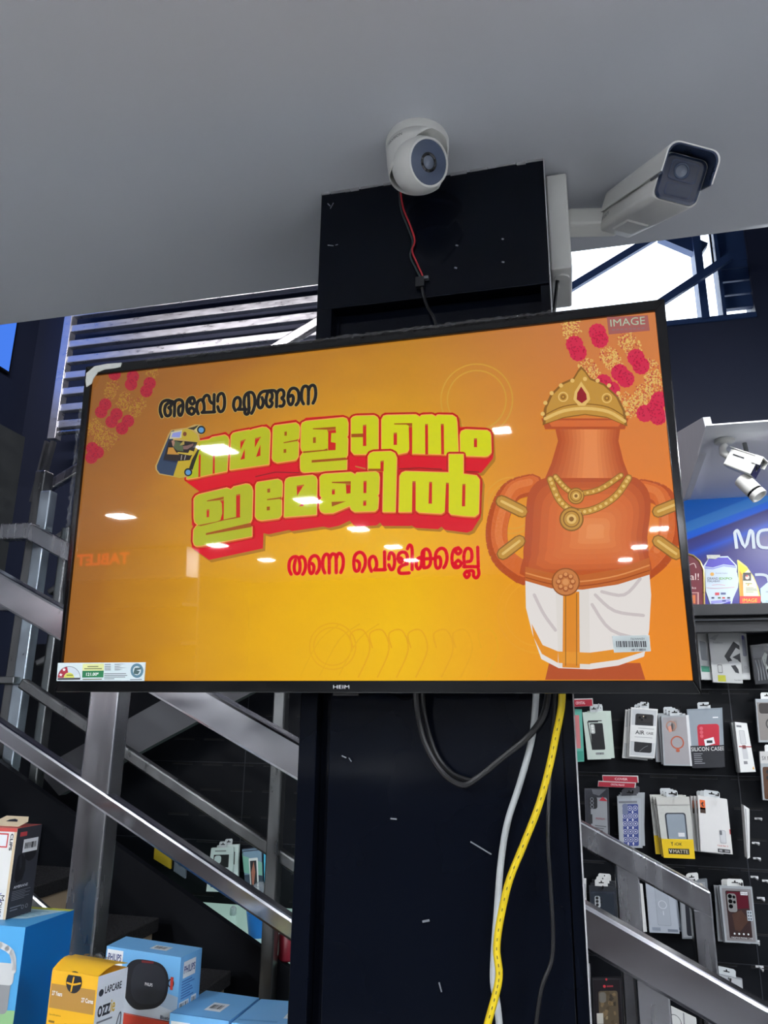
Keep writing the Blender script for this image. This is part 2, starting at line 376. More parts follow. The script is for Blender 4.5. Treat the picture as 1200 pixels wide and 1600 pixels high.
# the lit picture
def screen_mat():
    m = bpy.data.materials.new('screen_orange_backdrop'); m.use_nodes = True; nt = m.node_tree; bs = nt.nodes['Principled BSDF']
    bs.inputs['Base Color'].default_value = (.004, .004, .004, 1); bs.inputs['Roughness'].default_value = .02; bs.inputs['Specular IOR Level'].default_value = .30
    N = nt.nodes.new; K = nt.links.new
    tc = N('ShaderNodeTexCoord'); sp = N('ShaderNodeSeparateXYZ'); K(tc.outputs['Generated'], sp.inputs[0])
    def mth(op, a, bb=None, clampv=False):
        n = N('ShaderNodeMath'); n.operation = op; n.use_clamp = clampv
        for i, x in enumerate((a, bb)):
            if x is None: continue
            if isinstance(x, (int, float)): n.inputs[i].default_value = x
            else: K(x, n.inputs[i])
        return n.outputs[0]
    u = sp.outputs['X']; v = sp.outputs['Z']
    du = mth('MULTIPLY', mth('SUBTRACT', u, .58), 1.25); dv = mth('MULTIPLY', mth('SUBTRACT', v, .12), .66)
    d = mth('SQRT', mth('ADD', mth('MULTIPLY', du, du), mth('MULTIPLY', dv, dv)))
    nz = N('ShaderNodeTexNoise'); nz.inputs['Scale'].default_value = 9; nz.inputs['Detail'].default_value = 3; K(tc.outputs['Generated'], nz.inputs['Vector'])
    d = mth('ADD', d, mth('MULTIPLY', mth('SUBTRACT', nz.outputs['Fac'], .5), .10))
    r = N('ShaderNodeValToRGB'); K(d, r.inputs[0]); e = r.color_ramp.elements
    e[0].position = 0.0; e[0].color = L((247, 194, 14)); e[1].position = 1.0; e[1].color = L((140, 90, 45))
    for p, c in ((.25, (238, 178, 22)), (.48, (206, 144, 34)), (.66, (168, 108, 42)), (.8, (150, 96, 46))):
        x = e.new(p); x.color = L(c)
    w = mth('MULTIPLY', mth('SUBTRACT', u, .60), 3.2, True)
    mx = N('ShaderNodeMix'); mx.data_type = 'RGBA'; K(w, mx.inputs[0]); K(r.outputs[0], mx.inputs[6])
    r2 = N('ShaderNodeValToRGB'); K(v, r2.inputs[0]); e = r2.color_ramp.elements
    e[0].position = .05; e[0].color = L((240, 142, 34)); e[1].position = .95; e[1].color = L((208, 126, 72)); x = e.new(.5); x.color = L((228, 130, 52))
    K(r2.outputs[0], mx.inputs[7]); K(mx.outputs[2], bs.inputs['Emission Color']); bs.inputs['Emission Strength'].default_value = SCREEN_GAIN
    return m
scr = MB()
b0 = [tv(146, 588, .0005), tv(1023, 488, .0005), tv(1082, 1063, .0005), tv(97, 1064, .0005)]
scr.poly(b0, screen_mat())
LAY = [2]
def S(pts, rgb, lay=None):
    """a flat shape in the picture, traced in photograph pixels on the screen plane"""
    scr.poly([tv(x, y, .0005+.00012*(lay if lay is not None else LAY[0])) for x, y in pts], pix(rgb))
def Sd(x, y, r, rgb, lay=None, n=16, ry=None):
    S([(x+r*math.cos(2*math.pi*k/n), y+(ry or r)*math.sin(2*math.pi*k/n)) for k in range(n)], rgb, lay)
def Sring(x, y, r0, r1, rgb, lay=None, n=40):
    for k in range(n):
        a, c = 2*math.pi*k/n, 2*math.pi*(k+1)/n
        S([(x+r0*math.cos(a), y+r0*math.sin(a)), (x+r1*math.cos(a), y+r1*math.sin(a)), (x+r1*math.cos(c), y+r1*math.sin(c)), (x+r0*math.cos(c), y+r0*math.sin(c))], rgb, lay)
def pen(pts, w, rgb, lay=None, k=4):
    P = smooth(pts, k) if k else pts
    for i in range(len(P)-1):
        (x0, y0), (x1, y1) = P[i], P[i+1]; l = math.hypot(x1-x0, y1-y0) or 1; nx, ny = -(y1-y0)/l*w/2, (x1-x0)/l*w/2
        S([(x0+nx, y0+ny), (x1+nx, y1+ny), (x1-nx, y1-ny), (x0-nx, y0-ny)], rgb, lay)
    for x, y in P: Sd(x, y, w/2, rgb, lay, 8)
def cr(ox, oy, k, pts): return [(ox+x/k, oy+y/k) for x, y in pts]

# faint ornaments of the backdrop
for x, y, r, c in ((745, 625, 56, (212, 160, 58)), (800, 790, 44, (226, 160, 55)), (840, 958, 62, (240, 165, 42)), (520, 1010, 36, (236, 172, 26))):
    for q in (1, .82): Sring(x, y, r*q-1.0, r*q+1.0, c, 1)
for x0 in (560, 590, 620, 650, 690, 720, 760):
    pen([(x0, 1058), (x0+18, 1015), (x0+8, 985), (x0-12, 990), (x0-8, 1012)], 2.2, (236, 170, 28), 1)
for x0 in (470, 500, 530):
    pen([(x0, 1055), (x0+30, 1000), (x0+62, 975)], 2, (235, 176, 24), 1)

# flower garlands
def bloom(x, y, r, base, dark, lay):
    n = 26; S([(x+(r*(1+.09*(k % 2)))*math.cos(2*math.pi*k/n), y+(r*(1+.09*(k % 2)))*math.sin(2*math.pi*k/n)) for k in range(n)], base, lay)
    rr = random.Random(int(x*31+y))
    for _ in range(16):
        a, q = rr.uniform(0, 6.28), r*math.sqrt(rr.random())*.9; Sd(x+q*math.cos(a), y+q*math.sin(a), r*.10, dark, lay+1, 5)
def lace(x, y, r, c1, c2, lay):
    rr = random.Random(int(x*17+y))
    for _ in range(105):
        a, q = rr.uniform(0, 6.28), r*math.sqrt(rr.random())*1.05; Sd(x+q*math.cos(a), y+q*math.sin(a), r*rr.uniform(.07, .12), c1 if rr.random() < .68 else c2, lay, 5)
k = 8.571
for x, y in ((480, 375), (450, 470), (660, 530), (610, 620), (850, 610), (790, 700), (250, 890), (215, 960), (360, 1000), (310, 1080), (480, 1070), (400, 1150), (1010, 185)):
    lace(120+x/k, 560+y/k, 10, (170, 128, 52), (150, 75, 60), 2)
for x, y in ((510, 215), (755, 245), (730, 350), (980, 335), (935, 440), (385, 620), (330, 720), (535, 750), (470, 850), (690, 840), (610, 940), (170, 1205), (155, 1330), (285, 1260)):
    bloom(max(120+x/k, 146-0.088*(560+y/k-588)+8.5), 560+y/k, 9.3, (172, 42, 58), (140, 30, 55), 3)
k = 6.316
for x, y in ((140, 170), (150, 250), (300, 600), (345, 680), (510, 480), (570, 560), (690, 330), (745, 400), (950, 720), (1000, 790), (850, 850), (820, 950), (680, 930), (740, 1000), (910, 900), (910, 600)):
    lace(min(870+x/k, 1022), 480+y/k, 14, (226, 186, 104), (190, 80, 70), 2)
for x, y in ((175, 370), (210, 450), (400, 250), (425, 320), (780, 500), (830, 580), (620, 650), (680, 710), (460, 750), (540, 820), (870, 1050), (970, 1000), (1010, 920), (1000, 1080)):
    bloom(870+x/k, 480+y/k, 13, (212, 44, 78), (176, 26, 62), 4)

# first line of writing: black strokes
BLK = (38, 36, 36)
A = lambda p: cr(240, 590, 8.571, p)
B_ = lambda p: cr(360, 585, 8.571, p)
lineA = [A([(115, 528), (92, 460), (95, 390), (120, 335), (165, 308), (215, 308), (240, 325)]),
 A([(200, 345), (165, 375), (152, 440), (165, 500), (195, 516), (228, 490), (230, 430), (205, 405), (235, 385), (238, 340), (220, 312)]),
 A([(238, 318), (275, 335), (285, 400), (280, 518)]),
 A([(283, 360), (300, 315), (345, 298), (385, 315), (398, 370), (392, 450), (370, 505), (345, 500), (335, 450), (345, 395), (385, 370)]),
 A([(520, 268), (548, 295), (548, 335), (520, 360), (494, 335), (494, 295), (520, 268)]),
 A([(512, 405), (545, 430), (545, 470), (512, 495), (480, 470), (480, 430), (512, 405)]),
 A([(535, 270), (490, 275), (455, 320), (447, 400), (460, 465), (510, 495)]),
 A([(602, 488), (582, 430), (585, 360), (605, 315), (645, 298), (670, 325), (680, 380), (678, 440), (655, 470)]),
 A([(650, 470), (740, 466), (822, 462)]), A([(815, 228), (813, 340), (812, 460)]),
 A([(662, 325), (680, 265), (715, 238), (745, 255), (755, 310), (785, 345), (812, 340)]),
 A([(862, 320), (868, 250), (902, 215), (935, 225), (953, 290), (950, 390), (925, 448), (885, 455), (862, 390)]),
 B_([(70, 488), (45, 430), (55, 350), (90, 312), (125, 322), (138, 370), (130, 440), (105, 468)]), B_([(105, 470), (160, 470), (215, 470)]),
 B_([(205, 480), (195, 515), (220, 538), (245, 515), (255, 440)]),
 B_([(200, 470), (185, 400), (195, 300), (235, 252), (290, 245), (325, 300), (330, 400), (310, 480), (285, 525)]), B_([(245, 270), (250, 370), (250, 470)]),
 B_([(425, 312), (443, 370), (430, 430), (400, 452), (375, 420), (375, 340), (395, 270), (440, 232), (500, 225), (560, 218), (600, 225), (622, 265), (622, 350), (620, 436)]),
 B_([(500, 255), (482, 320), (485, 400), (515, 438), (550, 425), (563, 380), (535, 350), (560, 320), (560, 260), (535, 235)]),
 B_([(625, 262), (650, 218), (690, 208), (718, 240), (716, 295), (690, 320), (718, 350), (722, 390), (700, 425), (664, 428)]),
 B_([(880, 412), (912, 370), (920, 280), (900, 212), (855, 187), (810, 202), (780, 260), (775, 340), (790, 395), (815, 408), (840, 370), (845, 310), (825, 282), (795, 300)]),
 B_([(982, 398), (957, 340), (957, 240), (975, 178), (1010, 158), (1040, 178), (1048, 240), (1045, 398)]), B_([(1050, 220), (1070, 165), (1110, 147), (1138, 180), (1145, 270), (1130, 345), (1108, 388)])]
for s in lineA: pen(s, 6.8, (196, 168, 96), 2, 3)
for s in lineA: pen(s, 5.2, BLK, 3, 4)
# last line of writing: red strokes
RED = (222, 22, 40)
Cc = lambda p: cr(440, 855, 7.5, p)
Dd = lambda p: cr(590, 845, 7.06, p)
lineC = [Cc([(115, 318), (90, 260), (95, 170), (130, 122), (175, 112), (205, 135)]), Cc([(165, 150), (150, 220), (157, 290), (185, 313), (213, 285), (218, 200), (207, 140), (240, 112), (275, 150), (283, 230), (265, 295), (248, 318)]),
 Cc([(410, 308), (440, 260), (445, 170), (420, 112), (380, 102), (342, 132), (325, 200), (330, 280), (350, 310), (376, 280), (380, 220), (355, 190)]),
 Cc([(508, 303), (485, 240), (487, 140), (515, 88), (548, 92), (560, 150), (560, 303)]), Cc([(562, 140), (590, 85), (622, 85), (640, 120), (642, 300)]), Cc([(645, 130), (665, 78), (700, 82), (724, 140), (720, 230), (695, 298)]),
 Cc([(945, 288), (978, 220), (982, 130), (950, 72), (905, 62), (862, 100), (848, 180), (857, 260), (880, 282), (908, 260), (914, 190), (885, 158)]),
 Cc([(1055, 283), (1032, 220), (1032, 150), (1060, 112), (1093, 118), (1113, 170), (1113, 230), (1092, 265)]),
 Cc([(1090, 268), (1150, 266), (1210, 265)]), Dd([(0, 322), (45, 320), (88, 318)]), Dd([(78, 122), (79, 220), (80, 316)]),
 Dd([(124, 205), (132, 150), (155, 132), (183, 165), (189, 240), (175, 305), (148, 318), (124, 265)]),
 Dd([(255, 190), (278, 215), (255, 242), (232, 215), (255, 190)]), Dd([(225, 205), (235, 150), (270, 125), (312, 135), (330, 180), (325, 235), (300, 262)]), Dd([(330, 255), (270, 275), (238, 310), (240, 350), (270, 360), (350, 355)]),
 Dd([(330, 90), (348, 52), (370, 55), (382, 100), (383, 200), (382, 318)]),
 Dd([(475, 182), (435, 210), (428, 275), (450, 312), (480, 280), (490, 200), (495, 125), (535, 92), (570, 115), (585, 175), (583, 250), (560, 288), (525, 298)]), Dd([(480, 205), (540, 200), (605, 196)]), Dd([(512, 110), (508, 200), (512, 300)]),
 Dd([(605, 200), (645, 190), (682, 178), (698, 225), (690, 285), (658, 303), (640, 265), (638, 200), (650, 125), (700, 84), (748, 105), (768, 180), (755, 255), (730, 298)]),
 Dd([(890, 80), (922, 112), (890, 148), (860, 115), (890, 80)]), Dd([(890, 215), (925, 250), (890, 290), (855, 252), (890, 215)]), Dd([(895, 78), (845, 98), (822, 170), (826, 250), (850, 295), (892, 295)]),
 Dd([(962, 288), (952, 180), (968, 105), (1000, 84), (1032, 105), (1042, 170), (1028, 222), (985, 232)]), Dd([(950, 288), (1030, 286), (1112, 288)]), Dd([(1105, 72), (1108, 180), (1112, 288)]),
 Dd([(985, 335), (1015, 370), (985, 408), (958, 370), (985, 335)]), Dd([(1000, 335), (1040, 330), (1060, 345), (1060, 390), (1092, 410), (1118, 370), (1112, 310)])]
for s in lineC: pen(s, 6.8, (246, 160, 60), 2, 3)
for s in lineC: pen(s, 5.3, RED, 3, 4)

# the big block-letter title
base = [(290, 752), (289, 746), (300, 735), (311, 686), (329, 681), (353, 675), (360, 681), (367, 673), (392, 668), (417, 663), (424, 669), (429, 661), (463, 656), (469, 661), (478, 653), (537, 648.5), (543, 652), (546, 657), (551, 649),
        (582, 645.5), (589, 649), (594, 653), (601, 645), (651, 644.5), (656, 647.5), (661, 644.5), (676, 644.5), (681, 648), (686, 644.5), (708, 645), (716, 650), (719, 668), (728, 667), (760, 668.5), (769, 675), (771, 712), (770, 717), (752, 739), (746, 740),
        (751, 744), (754, 754), (751, 808), (738, 829), (730, 832.5), (695, 828), (690, 823), (685, 827), (650, 825), (643, 821), (640, 822), (598, 822), (594, 816.5), (589, 821), (560, 823), (552, 820), (547, 813.5), (530, 821.5), (514, 825), (506, 823), (505, 823), (456, 830), (452, 828), (420, 835), (412, 833), (411, 857), (327, 875), (300, 856), (300, 830), (303, 824), (300, 820), (301, 785), (304, 772), (312, 768)]
S([(x+3.5, y+4) for x, y in base], (176, 122, 30), 2)
S(base, (222, 20, 38), 3)
pen([(624, 733), (655, 731.5), (690, 733.5)], 1.6, (132, 30, 24), 4, 0); pen([(728, 737), (748, 738)], 1.6, (132, 30, 24), 4, 0)
pen([(400, 745), (430, 738), (468, 739)], 1.6, (132, 30, 30), 4, 0); pen([(556, 729), (572, 733)], 1.8, (180, 130, 50), 4, 0)
c1 = lambda p: cr(290, 640, 8, p)
c2 = lambda p: cr(420, 630, 8, p)
c3 = lambda p: cr(540, 630, 8, p)
c4 = lambda p: cr(650, 630, 8, p)
c5 = lambda p: cr(290, 750, 8, p)
c6 = lambda p: cr(400, 730, 8, p)
c7 = lambda p: cr(490, 720, 8, p)
c8 = lambda p: cr(610, 700, 7.5, p)
row1 = [
 c1([(20, 870), (190, 395), (300, 378), (340, 350), (495, 322), (530, 345), (545, 385), (520, 772), (370, 800), (345, 805), (192, 838), (165, 848)]),
 c1([(575, 330), (600, 300), (640, 288), (800, 258), (820, 268), (835, 255), (960, 225), (1010, 228), (1050, 260), (1060, 300), (1045, 685), (560, 755)]),
 c2([(60, 310), (80, 285), (340, 250), (375, 275), (388, 310), (380, 440), (350, 468), (375, 500), (370, 670), (340, 710), (110, 745), (60, 720), (48, 690)]),
 c2([(412, 280), (425, 250), (470, 230), (930, 185), (975, 200), (992, 250), (990, 400), (975, 425), (990, 450), (985, 650), (965, 680), (940, 688), (978, 715), (975, 832), (450, 868), (410, 850), (400, 810), (400, 670), (425, 635), (440, 615), (415, 590), (405, 550)]),
 c3([(75, 200), (100, 175), (140, 165), (360, 160), (395, 180), (410, 210), (408, 590), (300, 625), (265, 640), (110, 640), (75, 600), (75, 390)]),
 [(596.9, 656.2), (600, 650.6), (605, 649.4), (650, 648.5), (654, 651), (656, 652.5), (659, 649.5), (675, 648.5), (679, 650.5), (681, 652), (684, 649), (707, 649.5), (712.5, 653), (714, 660), (716, 706), (700, 711), (689, 710), (644, 709), (640, 701), (636, 707), (622, 710), (597, 703)],
 c4([(555, 400), (570, 355), (620, 335), (890, 345), (925, 370), (935, 410), (940, 620), (900, 660), (870, 668), (630, 660), (560, 640)])]
row2 = [
 c5([(115, 240), (140, 205), (180, 185), (520, 105), (575, 125), (610, 90), (760, 55), (800, 60), (830, 90), (845, 140), (835, 490), (815, 530), (770, 552), (700, 568), (835, 590), (835, 705), (200, 825), (150, 828), (120, 815), (105, 770), (110, 630), (140, 585), (165, 565), (125, 530), (115, 480)]),
 c6([(5, 230), (25, 195), (280, 155), (325, 180), (335, 220), (330, 370), (300, 397), (325, 420), (325, 600), (290, 640), (70, 668), (20, 650), (0, 620)]),
 c6([(370, 190), (385, 155), (420, 135), (710, 105), (750, 125), (768, 165), (760, 595), (360, 625)]),
 c7([(85, 210), (110, 180), (150, 170), (470, 150), (510, 170), (520, 190), (545, 155), (780, 142), (815, 165), (825, 210), (818, 415), (800, 435), (815, 465), (805, 600), (770, 632), (520, 640), (475, 610), (460, 565), (250, 655), (140, 658), (95, 635), (80, 590), (85, 500), (115, 468), (90, 440)]),
 [(576, 714), (579, 709), (584, 707), (611, 706), (617, 709), (620, 716), (618, 800), (599, 800), (600, 735), (576, 735)],
 c8([(115, 335), (140, 295), (180, 280), (690, 295), (690, 80), (855, 80), (855, 310), (1010, 330), (1045, 375), (1035, 770), (990, 805), (870, 798), (715, 780), (685, 745), (655, 720), (645, 740), (600, 772), (340, 757), (300, 725), (262, 700), (252, 750), (105, 752)])]
gap1 = [  # red seen through, then brown bevel lines
 ('r', c1([(172, 560), (195, 560), (190, 842), (165, 850)])), ('r', c1([(350, 530), (371, 530), (370, 802), (343, 806)])),
 ('r', c1([(690, 395), (755, 372), (690, 510)])), ('r', c1([(745, 490), (745, 618), (690, 630)])), ('r', c1([(873, 360), (945, 342), (870, 480)])), ('r', c1([(940, 440), (940, 580), (885, 595)])),
 ('b', c2([(190, 492), (350, 460), (372, 448), (360, 482), (350, 478), (190, 505)])), ('b', c2([(200, 362), (230, 357), (230, 410), (200, 410)])), ('b', c2([(190, 580), (222, 577), (222, 622), (190, 625)])),
 ('b', c2([(430, 606), (690, 585), (735, 568), (742, 596), (435, 627)])), ('r', c2([(735, 335), (840, 322), (845, 375), (785, 378), (780, 490), (840, 500), (838, 590), (745, 594), (747, 370)])),
 ('b', c2([(555, 318), (840, 298), (840, 322), (735, 335), (555, 330)])), ('b', c2([(557, 432), (592, 428), (592, 500), (557, 502)])), ('b', c2([(540, 715), (965, 682), (985, 712), (540, 747)])),
 ('r', c3([(220, 275), (262, 270), (262, 538), (220, 540)])), ('b', c3([(75, 388), (222, 382), (222, 428), (75, 430)])),
 ('b', c3([(610, 256), (835, 252), (835, 288), (795, 288), (765, 272), (610, 270)])), ('r', c3([(603, 375), (645, 370), (645, 525), (603, 526)])),
 ('r', c3([(792, 290), (835, 285), (835, 640), (800, 640)])), ('r', c3([(995, 265), (1032, 262), (1035, 645), (998, 645)])), ('r', c4([(313, 262), (350, 262), (354, 645), (318, 645)])),
 ('r', c4([(726, 442), (765, 442), (765, 554), (726, 554)]))]
gap2 = [
 ('b', c5([(275, 260), (485, 212), (485, 240), (430, 257), (275, 272)])), ('r', c5([(440, 258), (487, 246), (484, 500), (440, 515), (452, 470), (466, 420), (462, 300)])), ('b', c5([(150, 572), (400, 522), (440, 505), (480, 498), (640, 465), (690, 458), (690, 472), (480, 510), (200, 580)])),
 ('r', c5([(272, 372), (304, 368), (300, 468), (272, 471)])), ('r', c5([(640, 187), (690, 177), (688, 465), (640, 470)])), ('b', c5([(262, 668), (770, 550), (815, 540), (835, 590), (262, 692)])),
 ('b', c6([(145, 403), (300, 380), (326, 372), (320, 412), (300, 400), (145, 417)])), ('b', c6([(148, 275), (184, 270), (184, 320), (148, 323)])), ('b', c6([(142, 498), (180, 495), (180, 541), (142, 545)])),
 ('r', c6([(515, 235), (607, 220), (520, 365)])), ('r', c6([(605, 435), (600, 490), (540, 494)])),
 ('b', c7([(235, 268), (470, 260), (470, 290), (410, 290), (235, 282)])), ('r', c7([(408, 292), (470, 290), (467, 410), (415, 416)])), ('r', c7([(235, 362), (272, 357), (270, 425), (235, 426)])), ('b', c7([(230, 518), (412, 510), (235, 576)])),
 ('r', c7([(628, 257), (668, 252), (665, 408), (628, 408)])), ('r', c7([(625, 502), (665, 499), (662, 565), (625, 567)])),
 ('r', [(595, 721), (600.3, 720), (600, 737), (595, 737)]), ('b', [(576, 733), (595, 733), (595, 736.5), (576, 736.5)]),
 ('r', c8([(262, 392), (300, 392), (300, 755), (256, 760)])), ('r', c8([(655, 410), (688, 412), (685, 760), (640, 760)])), ('r', c8([(458, 400), (492, 400), (490, 656), (450, 656)])), ('r', c8([(847, 425), (882, 425), (878, 688), (840, 688)]))]
def title(row, gaps, L0):
    for p in row: pen(p+[p[0]], 8.5, (192, 30, 24), L0, 0)
    for p in row: S([(x+.6, y+3.2) for x, y in p], (206, 96, 26), L0+1)
    for p in row: pen(p+[p[0]], 2.6, (242, 158, 84), L0+2, 0)
    for p in row:
        x = sum(q[0] for q in p)/len(p); t = max(0, min(1, (x-330)/300))
        S(p, (int(176+36*t), int(184+32*t), int(36-18*t)), L0+3)
    for kind, p in gaps:
        S(p, (206, 34, 30) if kind == 'r' else (164, 84, 18), L0+4)
        if kind == 'r':
            (xa, ya), (xb, yb) = p[0], p[1]; S([(xa, ya), (xb, yb), (xb, yb+2.4), (xa, ya+2.4)], (190, 104, 40), L0+5)
title(row1, gap1, 5)
title(row2, gap2, 11)

# three-wheeler turned on its side in the title
k = lambda p: cr(240, 655, 13.33, p)
S(k([(50, 980), (90, 900), (320, 330), (380, 232), (620, 198), (700, 190), (870, 120), (960, 120), (1010, 130), (1080, 170), (1095, 260), (1040, 325), (960, 335), (985, 460), (840, 1050), (800, 1150), (740, 1210), (560, 1235), (420, 1205), (130, 1160), (60, 1065)]), (188, 158, 96), 18)
S(k([(85, 980), (340, 360), (385, 260), (450, 240), (420, 440), (300, 740), (440, 860), (540, 880), (430, 1190), (150, 1140), (90, 1060)]), (52, 68, 94), 19)
S(k([(340, 440), (930, 490), (860, 740), (790, 860), (530, 885), (220, 850)]), (48, 42, 42), 20)
S(k([(215, 850), (520, 880), (500, 920), (225, 870)]), (36, 46, 70), 20)
S(k([(330, 600), (430, 600), (480, 690), (560, 750), (300, 740)]), (190, 138, 62), 21)
S(k([(390, 460), (450, 450), (480, 560), (420, 580)]), (168, 128, 110), 21)
S(k([(470, 460), (620, 510), (640, 680), (510, 665), (430, 590)]), (88, 100, 72), 21)
S(k([(630, 570), (720, 560), (850, 515), (845, 560), (720, 640), (640, 640)]), (128, 98, 92), 22)
S(k([(620, 480), (660, 470), (660, 540), (560, 560)]), (170, 150, 80), 22)
S(k([(560, 430), (620, 235), (700, 205), (820, 250), (920, 330), (955, 430), (930, 495), (600, 430)]), (188, 166, 58), 21)
S(k([(345, 425), (385, 275), (615, 235), (600, 400), (490, 415)]), (196, 190, 160), 22)
S(k([(390, 385), (420, 300), (600, 268), (565, 392)]), (142, 150, 214), 23)
Sd(240+670/13.33, 655+320/13.33, 3, (120, 70, 50), 23, 10, 3.6)
S(k([(520, 695), (740, 715), (770, 655), (850, 680), (850, 745), (780, 765), (520, 722)]), (198, 172, 66), 22)
S(k([(530, 882), (770, 868), (850, 700), (950, 450), (990, 470), (880, 780), (770, 1050), (680, 1060), (650, 1215), (540, 1235), (430, 1192)]), (192, 166, 48), 22)
S(k([(600, 760), (615, 760), (600, 860), (585, 860)]), (170, 165, 160), 23); S(k([(680, 760), (695, 760), (670, 860), (655, 860)]), (170, 165, 160), 23)
S(k([(820, 850), (985, 560), (990, 600), (830, 1065), (755, 1045)]), (44, 42, 32), 23)
S(k([(860, 170), (960, 130), (905, 265), (850, 235), (720, 205)]), (60, 58, 48), 22)
S(k([(905, 200), (960, 135), (935, 300), (860, 235)]), (200, 186, 120), 23)
for x, y, r in ((1012, 235, 6.6), (742, 1115, 6.4)):
    Sd(240+x/13.33, 655+y/13.33, r, (40, 44, 44), 24); Sd(240+x/13.33, 655+(y+4)/13.33, r*.64, (96, 150, 200), 25)

# festival urn with two handles, wrapped in a white and gold cloth
TERRA, TERRA_D, TERRA_L = (214, 108, 52), (184, 82, 40), (232, 138, 78)
GOLD, GOLD_D, GOLD_L = (196, 146, 62), (142, 96, 40), (228, 188, 108)
pen([(832, 758), (800, 768), (782, 800), (776, 838), (786, 872), (818, 898)], 34, TERRA_D, 20)
pen([(832, 756), (802, 766), (786, 798), (780, 838), (790, 868), (818, 890)], 25, TERRA, 21); pen([(828, 754), (802, 763), (786, 797), (779, 836), (788, 864)], 11, (224, 124, 66), 21.4)
pen([(1002, 766), (1034, 776), (1046, 805), (1046, 840), (1030, 872), (1000, 896)], 34, TERRA_D, 20)
pen([(1002, 764), (1030, 774), (1041, 805), (1040, 838), (1026, 866), (1000, 890)], 25, TERRA, 21); pen([(1006, 762), (1028, 771), (1038, 803), (1037, 836), (1026, 860)], 11, (224, 124, 66), 21.4)
for a, c in (((784, 784), (816, 800)), ((786, 866), (812, 846)), ((1028, 800), (1058, 788)), ((1028, 846), (1056, 866))):
    pen([a, c], 20, GOLD_D, 22, 0); pen([a, c], 16, GOLD, 23, 0); pen([a, c], 4, GOLD_L, 24, 0)
S([(858, 1036), (1000, 1036), (1008, 1062), (852, 1062)], TERRA_D, 20)
belly = [(862, 745), (975, 745), (1000, 752), (1014, 772), (1016, 800), (1011, 840), (1013, 868), (1002, 900), (828, 905), (818, 872), (820, 840), (822, 800), (826, 772), (840, 753)]
def mixc(a, c, t): return tuple(int(round(a[q]+(c[q]-a[q])*t)) for q in range(3))
def shade(poly, focus, stops, lay, n=9):
    """nested outlines drawn towards a focus, as an airbrushed picture would be"""
    for i in range(n):
        t = i/(n-1); k = 1-.86*t; u = t*(len(stops)-1); a = int(min(u, len(stops)-2)); c = mixc(stops[a], stops[a+1], u-a)
        S([(focus[0]+(x-focus[0])*k, focus[1]+(y-focus[1])*k) for x, y in poly], c, lay+i*.12)
bellyS = smooth(belly+[belly[0]], 3)[:-1]
shade(bellyS, (932, 832), (TERRA_D, TERRA, (220, 118, 60), (234, 146, 86)), 22)
neck = [(866, 664), (970, 664), (966, 690), (974, 722), (984, 748), (852, 748), (862, 724), (872, 690)]
for i in range(8):
    t = i/7; k = 1-.8*t; S([(924+(x-924)*k, y) for x, y in neck], mixc(TERRA_D, (232, 140, 80), t), 26+i*.12)
S([(846, 655), (982, 655), (976, 672), (852, 672)], TERRA_D, 27.5); S([(856, 658), (972, 658), (966, 668), (862, 668)], TERRA, 27.8)
for arc, w in (([(860, 750), (874, 782), (898, 800), (930, 796), (962, 776), (982, 748)], 9), ([(868, 746), (884, 764), (902, 772), (936, 766), (970, 744)], 7)):
    pen(arc, w+2.5, GOLD_D, 29); pen(arc, w, GOLD, 30)
    for p in smooth(arc, 4)[::1]: Sd(p[0], p[1], w*.3, GOLD_L, 31, 8)
for x, y, r in ((893, 812, 19), (900, 776, 13)):
    Sd(x, y, r, GOLD_D, 31, 24); Sd(x, y, r*.88, GOLD, 32, 24); Sring(x, y, r*.6, r*.7, GOLD_D, 33, 20); Sd(x, y, r*.4, GOLD_L, 33); Sd(x, y, r*.2, GOLD_D, 34)
cloth = [(821, 905), (862, 916), (910, 918), (965, 910), (1014, 892), (1017, 930), (1014, 985), (1006, 1026), (966, 1040), (922, 1046), (873, 1044), (846, 1030), (832, 990), (822, 950)]
S(cloth, (232, 226, 222), 29)
for a in ([(930, 930), (960, 955), (1005, 962)], [(925, 945), (955, 985), (1008, 1000)], [(835, 930), (850, 960), (868, 985)], [(1000, 905), (975, 930), (940, 925)]): pen(a, 5, (206, 196, 196), 30)
S([(922, 1020), (966, 1014), (1010, 1000), (1007, 1018), (966, 1031), (922, 1037)], (232, 148, 40), 31); S([(831, 975), (848, 1008), (872, 1018), (872, 1036), (847, 1022), (834, 996)], (232, 148, 40), 31)
S([(868, 918), (920, 918), (922, 1044), (873, 1042)], (226, 220, 214), 31); S([(880, 925), (905, 925), (906, 1044), (879, 1043)], (226, 140, 40), 32); S([(872, 1018), (922, 1020), (922, 1038), (873, 1036)], (232, 152, 48), 33)
for x in (884, 901): pen([(x, 928), (x, 1040)], 1.2, GOLD_D, 34, 0)
S([(821, 886), (866, 897), (910, 899), (965, 890), (1014, 872), (1016, 898), (965, 914), (910, 922), (862, 920), (821, 908)], (196, 104, 48), 34)
pen([(822, 896), (866, 907), (910, 909), (965, 900), (1014, 884)], 2.2, (226, 146, 84), 35); pen([(822, 903), (866, 914), (910, 916), (965, 907), (1014, 892)], 1.6, (160, 76, 36), 35)
Sd(884, 910, 22, (150, 84, 40), 36, 28); Sd(884, 910, 20, (204, 128, 72), 37, 28)
for q in range(8): Sd(884+11*math.cos(q*.785), 910+11*math.sin(q*.785), 4.6, (168, 92, 50), 38, 10); Sd(884+11*math.cos(q*.785), 909+11*math.sin(q*.785), 3, (220, 150, 92), 39, 10)
Sd(884, 910, 5, (220, 150, 92), 40)
lid = [(848, 666), (850, 640), (860, 618), (878, 600), (896, 592), (903, 580), (908, 574), (914, 580), (922, 592), (945, 602), (966, 622), (977, 645), (980, 668), (950, 655), (914, 650), (880, 655)]
